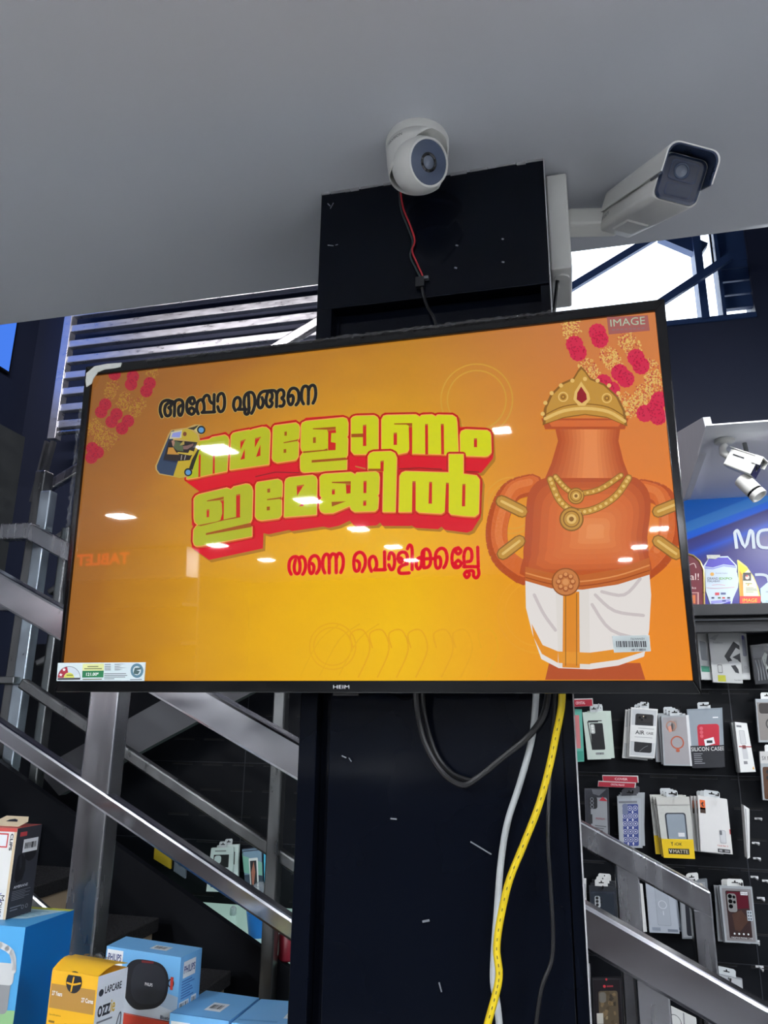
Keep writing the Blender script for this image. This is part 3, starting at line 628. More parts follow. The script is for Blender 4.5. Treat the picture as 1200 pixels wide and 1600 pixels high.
S(lid, GOLD_D, 34); S([(914+(x-914)*.93, 630+(y-630)*.92) for x, y in lid], GOLD, 35)
for q in range(11):
    a = math.pi*(1.02+.096*q); Sd(914+66*math.cos(a), 652+58*math.sin(a), 3.4, GOLD_L, 36, 8)
pen([(852, 656), (880, 644), (914, 640), (950, 645), (976, 660)], 5, GOLD_L, 36); pen([(852, 650), (880, 637), (914, 633), (950, 638), (976, 653)], 1.6, GOLD_D, 37)
for x, y in ((880, 622), (948, 624)): Sring(x, y, 6, 8, GOLD_L, 37, 18); Sring(x, y, 2, 4, GOLD_D, 37, 14)
S([(908, 598), (920, 616), (922, 626), (914, 636), (904, 636), (896, 626), (898, 614)], GOLD_L, 38); S([(908, 606), (916, 618), (917, 626), (909, 632), (901, 626), (902, 616)], (150, 30, 40), 39)
# shop lettering in the corner of the picture
S([(948, 497), (1012, 494), (1015, 518), (951, 524)], (166, 96, 92), 20)
class TVF:
    @staticmethod
    def text(s, quad, rgb, lay, bold=0.0, mb=None, mt=None):
        vs, fs, _ = glyphs(s, bold); (ax, ay), (bx, by), (cx, cy), (dx, dy) = quad; P = []
        for x, y in vs:
            v = 1-y; px = (ax*(1-x)+bx*x)*(1-v)+(dx*(1-x)+cx*x)*v; py = (ay*(1-x)+by*x)*(1-v)+(dy*(1-x)+cy*x)*v
            P.append(tv(px, py, .0005+.00012*lay))
        (mb or scr).add(P, fs, mt or pix(rgb))
TVF.text('IMAGE', [(953, 501), (1007, 496), (1008, 508), (954, 512)], (176, 196, 170), 22, .008)
for q in range(8): S([(956+q*6.6, 515.5-q*.35), (960.5+q*6.6, 515.3-q*.35), (960.5+q*6.6, 518-q*.35), (956+q*6.6, 518.2-q*.35)], (150, 110, 110), 22)
scr.build('screen', TV)

# maker's name on the lower frame
b = MB(); TVF.text('HEIM', [(523, 1070.5), (548, 1070.5), (548, 1076), (523, 1076)], None, 54, .0, b, ink((214, 214, 216))); b.build('brand_lettering', TV)
b = MB(); b.hexa([tv(520, 1083, .0), tv(560, 1083, .0), tv(560, 1083, -.012), tv(520, 1083, -.012), tv(520, 1087, .0), tv(560, 1087, .0), tv(560, 1087, -.012), tv(520, 1087, -.012)], BLACK_PLAST); b.build('receiver_window', TV)

# energy label stuck on the lower left corner of the glass
PAPER = ink((214, 226, 226), .6)
E0 = .0072
def onS(mb, pts, m, lay): mb.poly([tv(x, y, E0+.0002*lay) for x, y in pts], m)
b = MB(); e = [(95, 1036), (231, 1035), (229, 1064), (93, 1064)]
b.hexa([tv(x, y, .0052) for x, y in e]+[tv(x, y, E0) for x, y in e], PAPER)
kk = lambda p: cr(90, 1030, 8, p)
def pie(cx, cy, r0, r1, a0, a1, m, lay, n=10):
    pts = [(cx+r1*math.cos(math.radians(a0+(a1-a0)*i/n)), cy-r1*math.sin(math.radians(a0+(a1-a0)*i/n))) for i in range(n+1)]+[(cx+r0*math.cos(math.radians(a1+(a0-a1)*i/n)), cy-r0*math.sin(math.radians(a1+(a0-a1)*i/n))) for i in range(n+1)]
    onS(b, pts, m, lay)
pie(112.6, 1059, 8.2, 18, 100, 180, ink((170, 26, 50)), 1); pie(112.6, 1059, 8.2, 18, 20, 98, ink((206, 216, 222)), 1); pie(112.6, 1059, 17.2, 18, 0, 180, ink((110, 120, 120)), 2); pie(112.6, 1059, 0.5, 8, 0, 180, ink((214, 214, 90)), 1)
for cx, cy in ((100, 1054.5), (105, 1046.5)):
    onS(b, [(cx+(3.1 if q % 2 == 0 else 1.3)*math.cos(math.radians(90+36*q)), cy-(3.1 if q % 2 == 0 else 1.3)*math.sin(math.radians(90+36*q))) for q in range(10)], ink((240, 240, 240)), 3)
onS(b, kk([(40, 236), (322, 232), (320, 256), (36, 260)]), ink((60, 60, 66)), 2); onS(b, kk([(150, 195), (230, 195), (230, 205), (150, 206)]), ink((90, 96, 40)), 2)
onS(b, kk([(350, 58), (615, 55), (612, 142), (348, 145)]), ink((226, 228, 156)), 1); onS(b, kk([(346, 146), (612, 143), (606, 228), (343, 231)]), ink((12, 118, 66)), 1)
TVF.text('121.00*', [kk([(396, 168)])[0], kk([(552, 165)])[0], kk([(550, 206)])[0], kk([(394, 209)])[0]], None, 60, .02, b, ink((240, 244, 240)))
rr = random.Random(5)
for yy, x0, x1 in ((88, 410, 545), (115, 370, 590), (246, 350, 590)): onS(b, kk([(x0, yy), (x1, yy-2), (x1, yy+10), (x0, yy+12)]), ink((110, 116, 70)), 2)
for yy in (62, 86, 108, 130): onS(b, kk([(624, yy), (700, yy-1), (700, yy+9), (624, yy+10)]), ink((112, 120, 124)), 2); onS(b, kk([(748, yy-1), (748+rr.randint(60, 160), yy-2), (800, yy+8), (748, yy+9)]), ink((112, 120, 124)), 2)
for yy, x1 in ((178, 890), (200, 905), (220, 880), (242, 745)): onS(b, kk([(618, yy), (x1, yy-2), (x1, yy+8), (618, yy+10)]), ink((120, 128, 132)), 2)
def circ(cx, cy, rx, ry, n=24): return [(cx+rx*math.cos(6.2832*q/n), cy+ry*math.sin(6.2832*q/n)) for q in range(n)]
onS(b, kk(circ(1026, 144, 80, 90)), ink((84, 124, 140)), 2); onS(b, kk(circ(1026, 144, 50, 56)), ink((206, 220, 220)), 3); onS(b, kk([(985, 165), (1000, 110), (1080, 105), (1070, 130), (1020, 140), (1065, 150), (1040, 190), (990, 185)]), ink((60, 90, 90)), 4)
onS(b, kk([(940, 250), (1088, 248), (1088, 258), (940, 260)]), ink((110, 120, 122)), 2)
b.build('energy_label', TV)
# bar-code sticker on the lower right of the glass
b = MB(); e = [(956, 994), (1014, 993), (1016, 1018), (959, 1020)]
b.hexa([tv(x, y, .0056) for x, y in e]+[tv(x, y, E0) for x, y in e], ink((186, 194, 192), .6))
rr = random.Random(11); x = 962.0
while x < 1007:
    w = rr.choice((.9, 1.4, 2.2)); onS(b, [(x, 1002), (x+w, 1002), (x+w+1, 1011.5), (x+1, 1011.5)], ink((52, 52, 58)), 1); x += w+rr.choice((.8, 1.2, 1.6))
TVF.text('HDNNNCELJ', [(1006, 1000), (985, 1000.5), (985, 996.5), (1006, 996)], None, 58, .03, b, ink((60, 62, 66)))
TVF.text('H18881-2 1BH', [(1008, 1017), (986, 1017.5), (986, 1014), (1008, 1013.5)], None, 58, .03, b, ink((60, 62, 66)))
b.build('barcode_sticker', TV)
# what is left of the clear transport film and foam along the frame
FILM = clear('wrinkled_clear_film', (150, 154, 158), 0.26, 0.07, 0.6)
FOAM = mat('torn_white_foam', (206, 208, 200), 0.8, vary=0.1, scale=120, bump=.3)
b = MB(); fo = [(138, 598), (139, 586), (152, 575), (172, 571), (194, 569.5), (192, 576), (183, 578), (167, 580), (157, 584), (150, 594), (147, 602), (139, 607)]
b.prism([tv(x, y, fr+.0005) for x, y in fo], TN*.0015, FOAM); b.build('foam_wrap', TV)
def film(p0, p1, w, n, seed, nm='protective_film'):
    rr = random.Random(seed); mb = MB(); vs = []
    for i in range(n+1):
        t = i/n; x = p0[0]+(p1[0]-p0[0])*t; y = p0[1]+(p1[1]-p0[1])*t; dx, dy = p1[0]-p0[0], p1[1]-p0[1]; l = math.hypot(dx, dy); nx, ny = -dy/l, dx/l
        for q in (-1, -.3, .3, 1): vs.append(tv(x+nx*q*w*rr.uniform(.5, 1.1), y+ny*q*w*rr.uniform(.5, 1.1), fr+.001+rr.random()*.007))
    mb.add(vs, [(i*4+q, i*4+q+1, i*4+q+5, i*4+q+4) for i in range(n) for q in range(3)], FILM)
    mb.build(nm, TV)
film((131, 640), (99, 960), 3.0, 90, 1); film((1048, 600), (1093, 1076), 1.6, 90, 2); film((232, 567), (620, 521), 2.2, 80, 3); film((620, 521), (900, 488), 2.2, 60, 4)

# ------------------------------------------------------------------ stairs and their steel railings
NY, FY = 1.50, 2.10          # near and far railing planes
def nearz(x): return 1.166-0.5045*x*1.0      # handrail centre line on the near side
def post(name, parent, x, y, z0, z1, w, d, m=None):
    b = MB(); b.box(x-w/2, x+w/2, y-d/2, y+d/2, z0, z1, m or STEEL); return b.build(name, parent, bevel=.004)
R1 = thing('stair_railing', 'near polished steel stair railing descending from the left edge and passing behind the black pillar', 'railing', (-1.0, NY, 0))
def rail(name, parent, p0, p1, h, w, m): 
    b = MB(); b.bar(p0, p1, w, h, m); return b.build(name, parent, bevel=.006)
a0 = onY(0, 918, NY); a1 = onY(1200, 1603, NY)
dv = (a1-a0); k = dv.z/dv.x
mid = lambda p, q, Y: (onY(*p, Y)+onY(*q, Y))/2
h0 = mid((0, 880), (0, 955), NY); h1 = mid((1100, 1520), (1100, 1582), NY)
k = (h1.z-h0.z)/(h1.x-h0.x)
rail('handrail', R1, (h0.x-.5, NY, h0.z-.5*k), (h1.x+.45, NY, h1.z+.45*k), .066, .050, STEEL_RAIL)
l0 = mid((0, 1118), (0, 1160), NY); l1 = mid((455, 1430), (455, 1465), NY); k2 = (l1.z-l0.z)/(l1.x-l0.x)
rail('lower_rail', R1, (l0.x-.5, NY, l0.z-.5*k2), (.9, NY, l1.z+(.9-l1.x)*k2), .036, .034, STEEL_RAIL)
def rz(x): return h0.z+(x-h0.x)*k
post('post', R1, -.987, NY+.012, .5, rz(-.987)-.02, .072, .05)
post('post', R1, .112, NY+.012, .3, rz(.112)-.02, .055, .05)
s0 = onY(110, 1466, NY); s1 = onY(152, 1503, NY); ks = (s1.z-s0.z)/(s1.x-s0.x)
rail('base_rail', R1, (s0.x-.5, NY+.02, s0.z-.5*ks-.02), (s1.x+.6, NY+.02, s1.z+.6*ks-.02), .05, .012, STEEL_DULL)

R2 = thing('stair_railing', 'far steel stair railing with an angled end post in front of the phone case wall', 'railing', (0, FY, 0))
f0 = mid((108, 847), (108, 880), FY); f1 = mid((1085, 1378), (1085, 1420), FY); kf = (f1.z-f0.z)/(f1.x-f0.x)
fx = lambda x: f0.z+(x-f0.x)*kf
xe = onY(1094, 1420, FY).x
b = MB(); b.prism([(-1.735, FY-.023, fx(-1.735)+.031), (xe+.026, FY-.023, fx(xe+.026)+.031), (xe+.026, FY-.023, fx(xe+.026)-.031), (-1.735, FY-.023, fx(-1.735)-.031)], (0, .046, 0), STEEL); b.build('handrail', R2, bevel=.005)
b = MB(); b.bar((-1.725, FY, fx(-1.735)+.002), (-1.85, FY, fx(-1.735)+.004), .046, .056, STEEL); b.build('handrail_return', R2, bevel=.005)
b = MB(); b.box(xe-.022, xe+.0255, FY-.0225, FY+.0225, .4, fx(xe)-.020, STEEL); b.build('end_post', R2, bevel=.005)
post('post', R2, onY(983, 1420, FY).x, FY, .4, fx(onY(983, 1420, FY).x)-.01, .056, .045)
post('post', R2, onY(440, 1200, FY).x-.010, FY, .45, fx(-.8)-.01, .036, .04, STEEL_DULL)
g0 = mid((56, 1070), (56, 1096), FY); g1 = mid((430, 1322), (430, 1346), FY); kg = (g1.z-g0.z)/(g1.x-g0.x)
rail('lower_rail', R2, (-1.70, FY+.01, g0.z+(-1.70-g0.x)*kg), (xe, FY+.01, g0.z+(xe-g0.x)*kg), .034, .03, STEEL_DULL)

# landing posts at the left and the upper flight
R3 = thing('landing_post', 'tall weathered steel landing posts with short brackets left of the television', 'post', (-1.76, 2.2, 0))
b = MB(); xq = onY(75, 780, 2.2).x; b.box(xq-.022, xq+.022, 2.18, 2.22, .9, 2.28, mat('galvanised_bright', (190, 205, 215), .4, 1.0, .4, 12, .05)); b.build('bright_tube', R3, bevel=.004)
b = MB(); xq2 = onY(58, 800, 2.2).x; b.box(xq2-.020, xq2+.022, 2.185, 2.235, .9, 2.36, STEEL_DULL); b.build('main_tube', R3, bevel=.004)
b = MB(); xq3 = onY(95, 900, 2.26).x; b.box(xq3-.016, xq3+.016, 2.25, 2.29, 1.0, 2.16, STEEL_DULL); b.build('rear_tube', R3, bevel=.004)
b = MB()
p = onY(5, 950, 2.17); q = onY(48, 950, 2.17); b.box(p.x, q.x, 2.15, 2.19, p.z-.012, p.z+.014, STEEL)
b.build('bracket', R3, bevel=.003); b = MB(); p = onY(-10, 1063, 2.17); q = onY(28, 1063, 2.17); b.box(p.x, q.x, 2.15, 2.19, p.z-.012, p.z+.012, STEEL_DULL); b.build('bracket', R3, bevel=.003)
b = MB()
for p0, p1, w in (((84, 690), (60, 775), .012), ((74, 690), (50, 785), .010)): b.bar(onY(*p0, 2.2), onY(*p1, 2.2), .02, w, STEEL_DULL, (1, 0, 0))
b.build('hanger_rod', R3)

UY = 2.42
R4 = thing('upper_railing', 'dull steel railing of the upper flight rising right behind the television', 'railing', (-1.3, UY, 1.5))
def seg(name, p, q, ext0, ext1, h, par, m, Y=UY):
    a = onY(*p, Y); c = onY(*q, Y); t = (c-a); a2 = a-t*ext0; c2 = c+t*ext1; return rail(name, par, a2, c2, h, .03, m)
seg('handrail', (70, 765), (500, 503), 0, .06, .042, R4, STEEL)
b = MB(); b.box(-.36, -.32, UY-.02, UY+.02, 0, 3.3, STEEL_DULL); b.build('post', R4)
seg('middle_rail', (88, 842), (112, 826), .1, 15, .022, R4, STEEL_DULL)
seg('lower_rail', (62, 1036), (98, 1018), .1, 9, .026, R4, STEEL_DULL)
seg('lower_rail', (80, 925), (104, 908), .1, 13, .022, R4, STEEL_DULL)

ST = thing('staircase', 'black granite stairs with tan risers climbing left between the two steel railings', 'stairs', (-.8, 1.8, 0))
nx, nz = -1.125, .975; run, rise = .222, .1115
for i in range(-4, 6):
    x1 = nx+i*run; z1 = nz-i*rise
    b = MB(); b.box(x1-run-.025, x1, 1.545, 2.07, z1-.034, z1, GRANITE); b.build('tread', ST, bevel=.003)
    b = MB(); b.box(x1-run-.02, x1-.018, 1.565, 2.07, z1-.034-rise, z1-.035, TAN if i >= -1 else BLACK_MATT); b.build('riser', ST)
b = MB()
t0 = onY(245, 1366, 2.125); t1 = onY(450, 1512, 2.125); kt = (t1.z-t0.z)/(t1.x-t0.x)
xa, xb = -2.0, -.44
b.prism([(xa, 2.125, t0.z+(xa-t0.x)*kt), (xb, 2.125, t0.z+(xb-t0.x)*kt), (xb, 2.125, 0.0), (xa, 2.125, 0.0)], (0, .025, 0), BLACK_MATT); b.build('stringer', ST)
UF = thing('upper_stringer', 'plain grey sloping stringer of the upper flight below the television', 'stair stringer', (-1.4, 2.5, 1.2))
GREYP = mat('grey_painted_stringer', (92, 94, 98), 0.6, vary=.15, scale=8)
b = MB()
p = [onY(58, 1203, 2.5), onY(420, 1000, 2.5), onY(560, 921, 2.5), onY(545, 1000, 2.5), onY(402, 1077, 2.5), onY(92, 1243, 2.5)]
b.prism(p, (0, .04, 0), GREYP); b.build('stringer_board', UF)
b = MB(); b.box(-.62, -.57, 2.505, 2.54, 0, 1.9, GREYP); b.build('support_post', UF)

# slatted steel balustrade seen above the television
LY = 2.6
BS = thing('slatted_balustrade', 'bright steel balustrade of horizontal slats above the left end of the television', 'balustrade', (-2.1, LY, 2.6))
GALV = mat('pale_satin_steel', (206, 210, 216), 0.34, 0.85, .25, 9, .04, stretch=(3, 3, 10))
p = onY(111, 497, LY); q = onY(82, 688, LY)
b = MB(); b.box(p.x-.020, p.x+.021, LY-.02, LY+.02, q.z, 4.2, GALV); b.build('end_stile', BS, bevel=.003)
lz = [onY(110, y, LY).z for y in (516, 540, 565, 589, 613, 638, 663)]
pitch = (lz[0]-lz[-1])/6
for i in range(-3, 7):
    z = lz[0]-i*pitch
    b = MB(); b.box(p.x+.012, -.25, LY-.014, LY+.016, z-.0165, z+.0165, GALV); b.build('slat', BS, bevel=.003)
b = MB(); z = onY(110, 675, LY).z; b.tube([(p.x+.015, LY, z), (-.25, LY, z)], .011, STEEL); b.build('bottom_tube', BS)

# ------------------------------------------------------------------ left wall: blue screen and grey board
b = MB(); fl = [onX(-40, 490, -2.445), onX(26, 490, -2.445), onX(12, 586, -2.445), onX(-60, 536, -2.445)]
yb = onX(20, 530, -2.445).y; zt = 3.6; zb = onX(12, 586, -2.445).z
BLUE_T = thing('wall_display', 'bright blue wall display cut by the upper left edge of the photo', 'display', (-2.44, yb-.3, zb))
b.box(-2.449, -2.43, yb-.9, yb, zb, zb+.62, BLACK_PLAST); b.build('housing', BLUE_T)
b = MB(); b.box(-2.4302, -2.4285, yb-.89, yb-.01, zb+.01, zb+.61, lit('blue_screen_light', (72, 128, 240), 1.0, .3, .2)); b.build('screen', BLUE_T)
gy = onX(30, 800, -2.445).y; gz = onX(30, 681, -2.445).z
GREYB = mat('grey_green_board', (62, 68, 70), 0.7, vary=.3, scale=14)
b = MB(); b.box(-2.449, -2.43, gy-.7, gy, 1.2, gz, GREYB); tag(b.build('wall_board'), 'dull grey green board on the dark wall at the left edge of the photo', 'board')

# ------------------------------------------------------------------ slotted display wall with shelf, soffit, sign
SW = WALL_Y-.04
b = MB(); b.box(-2.3, 1.6, SW, WALL_Y, 0.2, 1.80, BLACK_MATT)
SLOT = mat('slot_shadow_black', (3, 3, 4), 0.8); SHEEN = mat('slot_lip', (40, 44, 52), 0.4)
rr = random.Random(2)
for r in range(16):
    z = 1.70-r*.0905
    x = -1.5
    while x < 1.2:
        b.box(x, x+.085, SW-.0012, SW, z-.003, z+.003, SLOT); b.box(x, x+.085, SW-.0014, SW, z-.0045, z-.0035, SHEEN); x += .125
for z in (1.62, 1.345, 1.07, .80): b.box(-2.2, 1.2, SW-.0016, SW, z-.001, z+.001, SHEEN)
for xx in (-1.2, -.65, -.1, onY(1163, 1300, SW).x): b.box(xx-.0015, xx+.0015, SW-.0016, SW, .2, 1.80, SHEEN)
o = struct(b.build('wall_back_slotted'))
SHB = mat('black_shelf_board', (22, 24, 28), 0.4, vary=.2)
shz = onY(1100, 951, 2.60).z
b = MB(); b.box(.12, 1.6, 2.50, WALL_Y-.001, shz-.036, shz, SHB); b.box(.12, 1.6, 2.535, 2.56, shz-.085, shz-.036, SHB)
b.box(.12, 1.6, 2.515, 2.52, shz-.050, shz-.046, mat('shelf_lip_grey', (70, 74, 80), .4))
tag(b.build('trophy_shelf', bevel=.002), 'black shelf board under the blue sign carrying the row of trophies', 'shelf')

SOF = mat('soffit_paint', (236, 238, 242), 0.8, vary=.04, scale=2)
b = MB()
q0, q1 = onZ(1104, 674, 2.28), onZ(1200, 668, 2.28); xs = .398
b.hexa([(.40, 2.02, 2.28), (1.6, 2.02, 2.28), (1.6, WALL_Y, 2.29), (.455, WALL_Y, 2.29), (.40, 2.02, 2.284), (1.6, 2.02, 2.284), (1.6, WALL_Y, 2.32), (.455, WALL_Y, 2.32)], SOF)
struct(b.build('ceiling_soffit'))
b = MB(); pa = [onX(1104, 676, .418), onX(1098, 652, .418), onX(1040, 686, .418), onX(1030, 800, .418), onX(1069, 779, .418)]
b.prism(pa, (.02, 0, 0), mat('grey_panel', (212, 214, 218), .7)); struct(b.build('wall_soffit_side'))
# backlit sign
SGY = WALL_Y-.03
sgz1, sgz0 = 2.288, shz+.01
SG = thing('backlit_sign', 'backlit blue and violet shop sign with white letters behind the trophies', 'sign', (.9, SGY, sgz0))
def sign_mat():
    m = bpy.data.materials.new('sign_blue_violet'); m.use_nodes = True; nt = m.node_tree; bs = nt.nodes['Principled BSDF']
    tc = nt.nodes.new('ShaderNodeTexCoord'); dt = nt.nodes.new('ShaderNodeVectorMath'); dt.operation = 'DOT_PRODUCT'; dt.inputs[1].default_value = (-.36, 0, 1)
    nt.links.new(tc.outputs['Object'], dt.inputs[0])
    r = nt.nodes.new('ShaderNodeValToRGB'); mr = nt.nodes.new('ShaderNodeMapRange'); nt.links.new(dt.outputs['Value'], mr.inputs[0])
    mr.inputs[1].default_value = .10; mr.inputs[2].default_value = .60; nt.links.new(mr.outputs[0], r.inputs[0])
    e = r.color_ramp.elements
    e[0].position = 0; e[0].color = L((104, 100, 186)); e[1].position = 1; e[1].color = L((12, 76, 156))
    for p, c in ((.30, (84, 82, 168)), (.46, (70, 64, 140)), (.50, (52, 66, 160)), (.54, (28, 84, 212)), (.58, (50, 62, 150)), (.645, (56, 54, 120)), (.66, (8, 92, 218)), (.70, (14, 98, 214)), (.712, (46, 116, 192)), (.775, (38, 108, 186)), (.785, (10, 84, 172))):
        x = e.new(p); x.color = L(c)
    bs.inputs['Base Color'].default_value = (.01, .01, .02, 1); bs.inputs['Roughness'].default_value = .3
    nt.links.new(r.outputs[0], bs.inputs['Emission Color']); bs.inputs['Emission Strength'].default_value = .85; return m
xl = onY(1076, 870, SGY).x
b = MB(); b.box(xl, 1.5, SGY, WALL_Y-.002, sgz0, sgz1, sign_mat()); b.build('lit_panel', SG)
b = MB(); b.box(xl-.012, xl, SGY-.006, WALL_Y-.002, sgz0, sgz1, mat('sign_edge_grey', (150, 152, 160), .5)); b.build('sign_edge', SG)
LET = lit('sign_letter_white', (226, 238, 250), 1.0)
def sgp(x, y): return onY(x, y, SGY-.004)
def letter(w, *runs):
    b = MB()
    for pts in runs:
        P = smooth(pts, 3) if len(pts) > 2 else pts
        b.tube([sgp(*p) for p in P], w, LET, 6)
    b.build('letter', SG)
letter(.0055, [(1151, 857), (1148, 832)], [(1148, 832), (1151, 829), (1154, 832), (1164, 855), (1171, 832), (1173, 829), (1176, 832)], [(1176, 832), (1178, 857)])
letter(.0055, [(1225, 828), (1196, 828), (1186, 832), (1184, 843), (1187, 853), (1197, 856), (1225, 856)])
letter(.005, [(1150, 897), (1165, 897)])
letter(.005, [(1180, 898), (1192, 898), (1199, 901), (1202, 910)])


# ------------------------------------------------------------------ dome camera under the ceiling
DC = onZ(652, 221, CEIL_Z)
dome = thing('dome_camera', 'white dome security camera on the ceiling in front of the black pillar', 'security camera', DC)
b = MB(); b.lathe([(0, 0), (.056, 0), (.0575, .004), (.0575, .015), (.0568, .0165), (.0568, .018), (0, .018)], DC, (0, 0, -1), WHITE_PLAST, 64); b.build('base_ring', dome)
b = MB(); b.lathe([(.0566, .017), (.0562, .030), (.0545, .050), (.0522, .066), (.0508, .076)], DC, (0, 0, -1), WHITE_PLAST, 64); hs = b.build('housing', dome)
_bm = bmesh.new(); _bm.from_mesh(hs.data); _n = Vector((.66, -.42, -.62)).normalized()
bmesh.ops.bisect_plane(_bm, geom=_bm.verts[:]+_bm.edges[:]+_bm.faces[:], plane_co=Vector((.006, -.012, -.064))+_n*.004, plane_no=_n, clear_outer=True)
_bm.to_mesh(hs.data); _bm.free()
_sl = hs.modifiers.new('wall', 'SOLIDIFY'); _sl.thickness = .0022; _sl.offset = -1
BC = DC+Vector((.006, -.012, -.064)); look = Vector((.66, -.60, -.40)).normalized()
b = MB()
prof = [(.0492*math.sin(math.radians(a)), .0492*-math.cos(math.radians(a))) for a in range(0, 131, 6)]
b.lathe(prof, BC, look, WHITE_PLAST, 48); ball = b.build('eyeball', dome)
e0 = prof[-1][1]; er = prof[-1][0]
LENSM = mat('lens_glass_grey', (96, 104, 118), 0.12, vary=.1, spec=.6); LENSD = mat('lens_dark', (18, 20, 26), 0.1, spec=.6); LENSB = mat('lens_ring_blue_grey', (70, 82, 104), 0.2)
b = MB(); b.lathe([(er, e0-.001), (er+.0012, e0+.002), (er-.002, e0+.003), (er-.003, e0)], BC, look, WHITE_PLAST, 40); b.build('lens_rim', dome)
b = MB(); b.lathe([(er-.002, e0+.001), (.016, e0+.0015), (.0155, e0+.0005), (0.0155, e0)], BC, look, LENSB, 40)
b.lathe([(.0165, e0+.0016), (.0135, e0+.0030), (.0115, e0+.0022), (.011, e0+.001)], BC, look, LENSD, 40); b.lathe([(.011, e0+.0012), (.007, e0+.0035), (0, e0+.0042)], BC, look, LENSM, 30); b.build('lens', dome)
# lettering on the housing
def cyl_text(mb, t, c, rad, ang0, z, h, m, bold=.02, slope=0.0):
    vs, fs, asp = glyphs(t, bold); w = h*asp
    P = []
    for x, y in vs:
        a = ang0+(x-.5)*w/rad; r = rad-slope*(y*h); P.append((c.x+r*math.sin(a), c.y-r*math.cos(a), z+y*h))
    mb.add(P, fs, m)
b = MB(); cyl_text(b, 'HIKVISION', DC, .0568, -.62, DC.z-.030, .0055, ink((44, 46, 52)), .02, 0); b.build('brand_lettering', dome)
# cable of the dome camera down the pillar
CABR = mat('red_wire', (190, 40, 50), .45); CABK = mat('black_cable', (20, 20, 22), .4); CABG = mat('grey_green_wire', (40, 58, 58), .45)
camcab = thing('camera_cable', 'thin red and black camera wires hanging down the pillar from the dome camera', 'cable', onY(655, 430, PY))
def run(pts, Y, r, m, name, par, n=8, k=5):
    P = smooth([tuple(onY(*p, Y if len(p) < 3 else p[2])) if len(p) < 3 else tuple(onY(p[0], p[1], p[2])) for p in pts], k)
    b = MB(); b.tube(P, r, m, n); return b.build(name, par)
run([(626, 300), (630, 325), (642, 355), (648, 376), (644, 392), (652, 412), (661, 432)], PY-.006, .0017, CABR, 'red_wire', camcab)
run([(624, 300), (627, 328), (637, 355), (645, 378), (641, 400), (649, 418), (657, 434)], PY-.004, .0018, CABG, 'dark_wire', camcab)
b = MB(); p = onY(658, 440, PY-.006); b.box(p.x-.010, p.x+.006, p.y-.005, p.y+.005, p.z-.012, p.z+.008, mat('connector_dark', (28, 30, 34), .4)); b.box(p.x-.004, p.x+.014, p.y-.004, p.y+.004, p.z+.003, p.z+.009, mat('connector_grey', (96, 98, 102), .5)); b.build('connector', camcab)
run([(659, 446, PY-.005), (662, 462, PY-.004), (668, 480, PY-.02), (678, 498, PY-.03), (688, 530, PY-.05)], PY, .0028, CABK, 'black_cable', camcab)

# ------------------------------------------------------------------ bullet camera with its junction box
JB = thing('junction_box', 'white junction box with a cable on the pillar side beside the bullet camera', 'junction box', onY(876, 420, 1.3))
p0, p1 = onY(858, 304, 1.28), onY(893, 419, 1.28)
b = MB(); b.box(.0085, p1.x, 1.24, 1.38, onY(876, 420, 1.24).z, CEIL_Z-.004, WHITE_PLAST); b.build('box', JB, bevel=.004)
b = MB(); b.lathe([(.014, 0), (.014, .004), (.008, .006), (0, .006)], ((p1.x+.010)/2, 1.27, onY(876, 420, 1.24).z), (0, 0, -1), WHITE_PLAST, 20); b.build('gland', JB)
run([(874, 416, 1.27), (871, 440, 1.27), (868, 470, 1.275), (865, 492, 1.28), (862, 520, 1.28)], 1.27, .0035, CABK, 'cable', JB)
P0 = onY(968, 338, 1.34); P1 = onY(1063, 281, 1.05)
bc = thing('bullet_camera', 'large white bullet security camera with a sunshield beside the bright window', 'security camera', (P0+P1)/2)
ax = (P1-P0).normalized(); sd = ax.cross(Vector((0, 0, 1))).normalized(); up = sd.cross(ax)
ra = math.radians(14); sd, up = sd*math.cos(ra)+up*math.sin(ra), up*math.cos(ra)-sd*math.sin(ra)
sd = -sd if sd.dot(RIGHT) < 0 else sd
def rr_ring(hw, hh, r, c, n=6):
    P = []
    for cx, cy, a0 in ((hw-r, hh-r, 0), (-hw+r, hh-r, 90), (-hw+r, -hh+r, 180), (hw-r, -hh+r, 270)):
        for k in range(n+1):
            a = math.radians(a0+90*k/n); P.append(c+sd*(cx+r*math.cos(a))+up*(cy+r*math.sin(a)))
    return P
def loft(mb, rings, m, cap=(True, True)):
    n = len(rings[0]); vs = [v for r in rings for v in r]
    mb.add(vs, [(i*n+k, i*n+(k+1) % n, (i+1)*n+(k+1) % n, (i+1)*n+k) for i in range(len(rings)-1) for k in range(n)], m, True)
    if cap[0]: mb.add(rings[0], [list(range(n))], m)
    if cap[1]: mb.add(rings[-1], [list(range(n))], m)
HW = .036
b = MB(); loft(b, [rr_ring(HW-.004, HW-.004, .010, P0), rr_ring(HW, HW, .012, P0+ax*.006), rr_ring(HW, HW, .012, P1-ax*.002), rr_ring(HW-.001, HW-.001, .012, P1)], WHITE_PLAST); b.build('body', bc)
FACEM = mat('camera_face_dark', (26, 40, 66), .12, spec=.6)
b = MB(); loft(b, [rr_ring(HW-.002, HW-.002, .012, P1-ax*.001), rr_ring(HW-.0025, HW-.0025, .012, P1+ax*.003), rr_ring(HW-.006, HW-.006, .010, P1+ax*.004)], FACEM); b.build('front_window', bc)
b = MB(); c = P1+ax*.0042
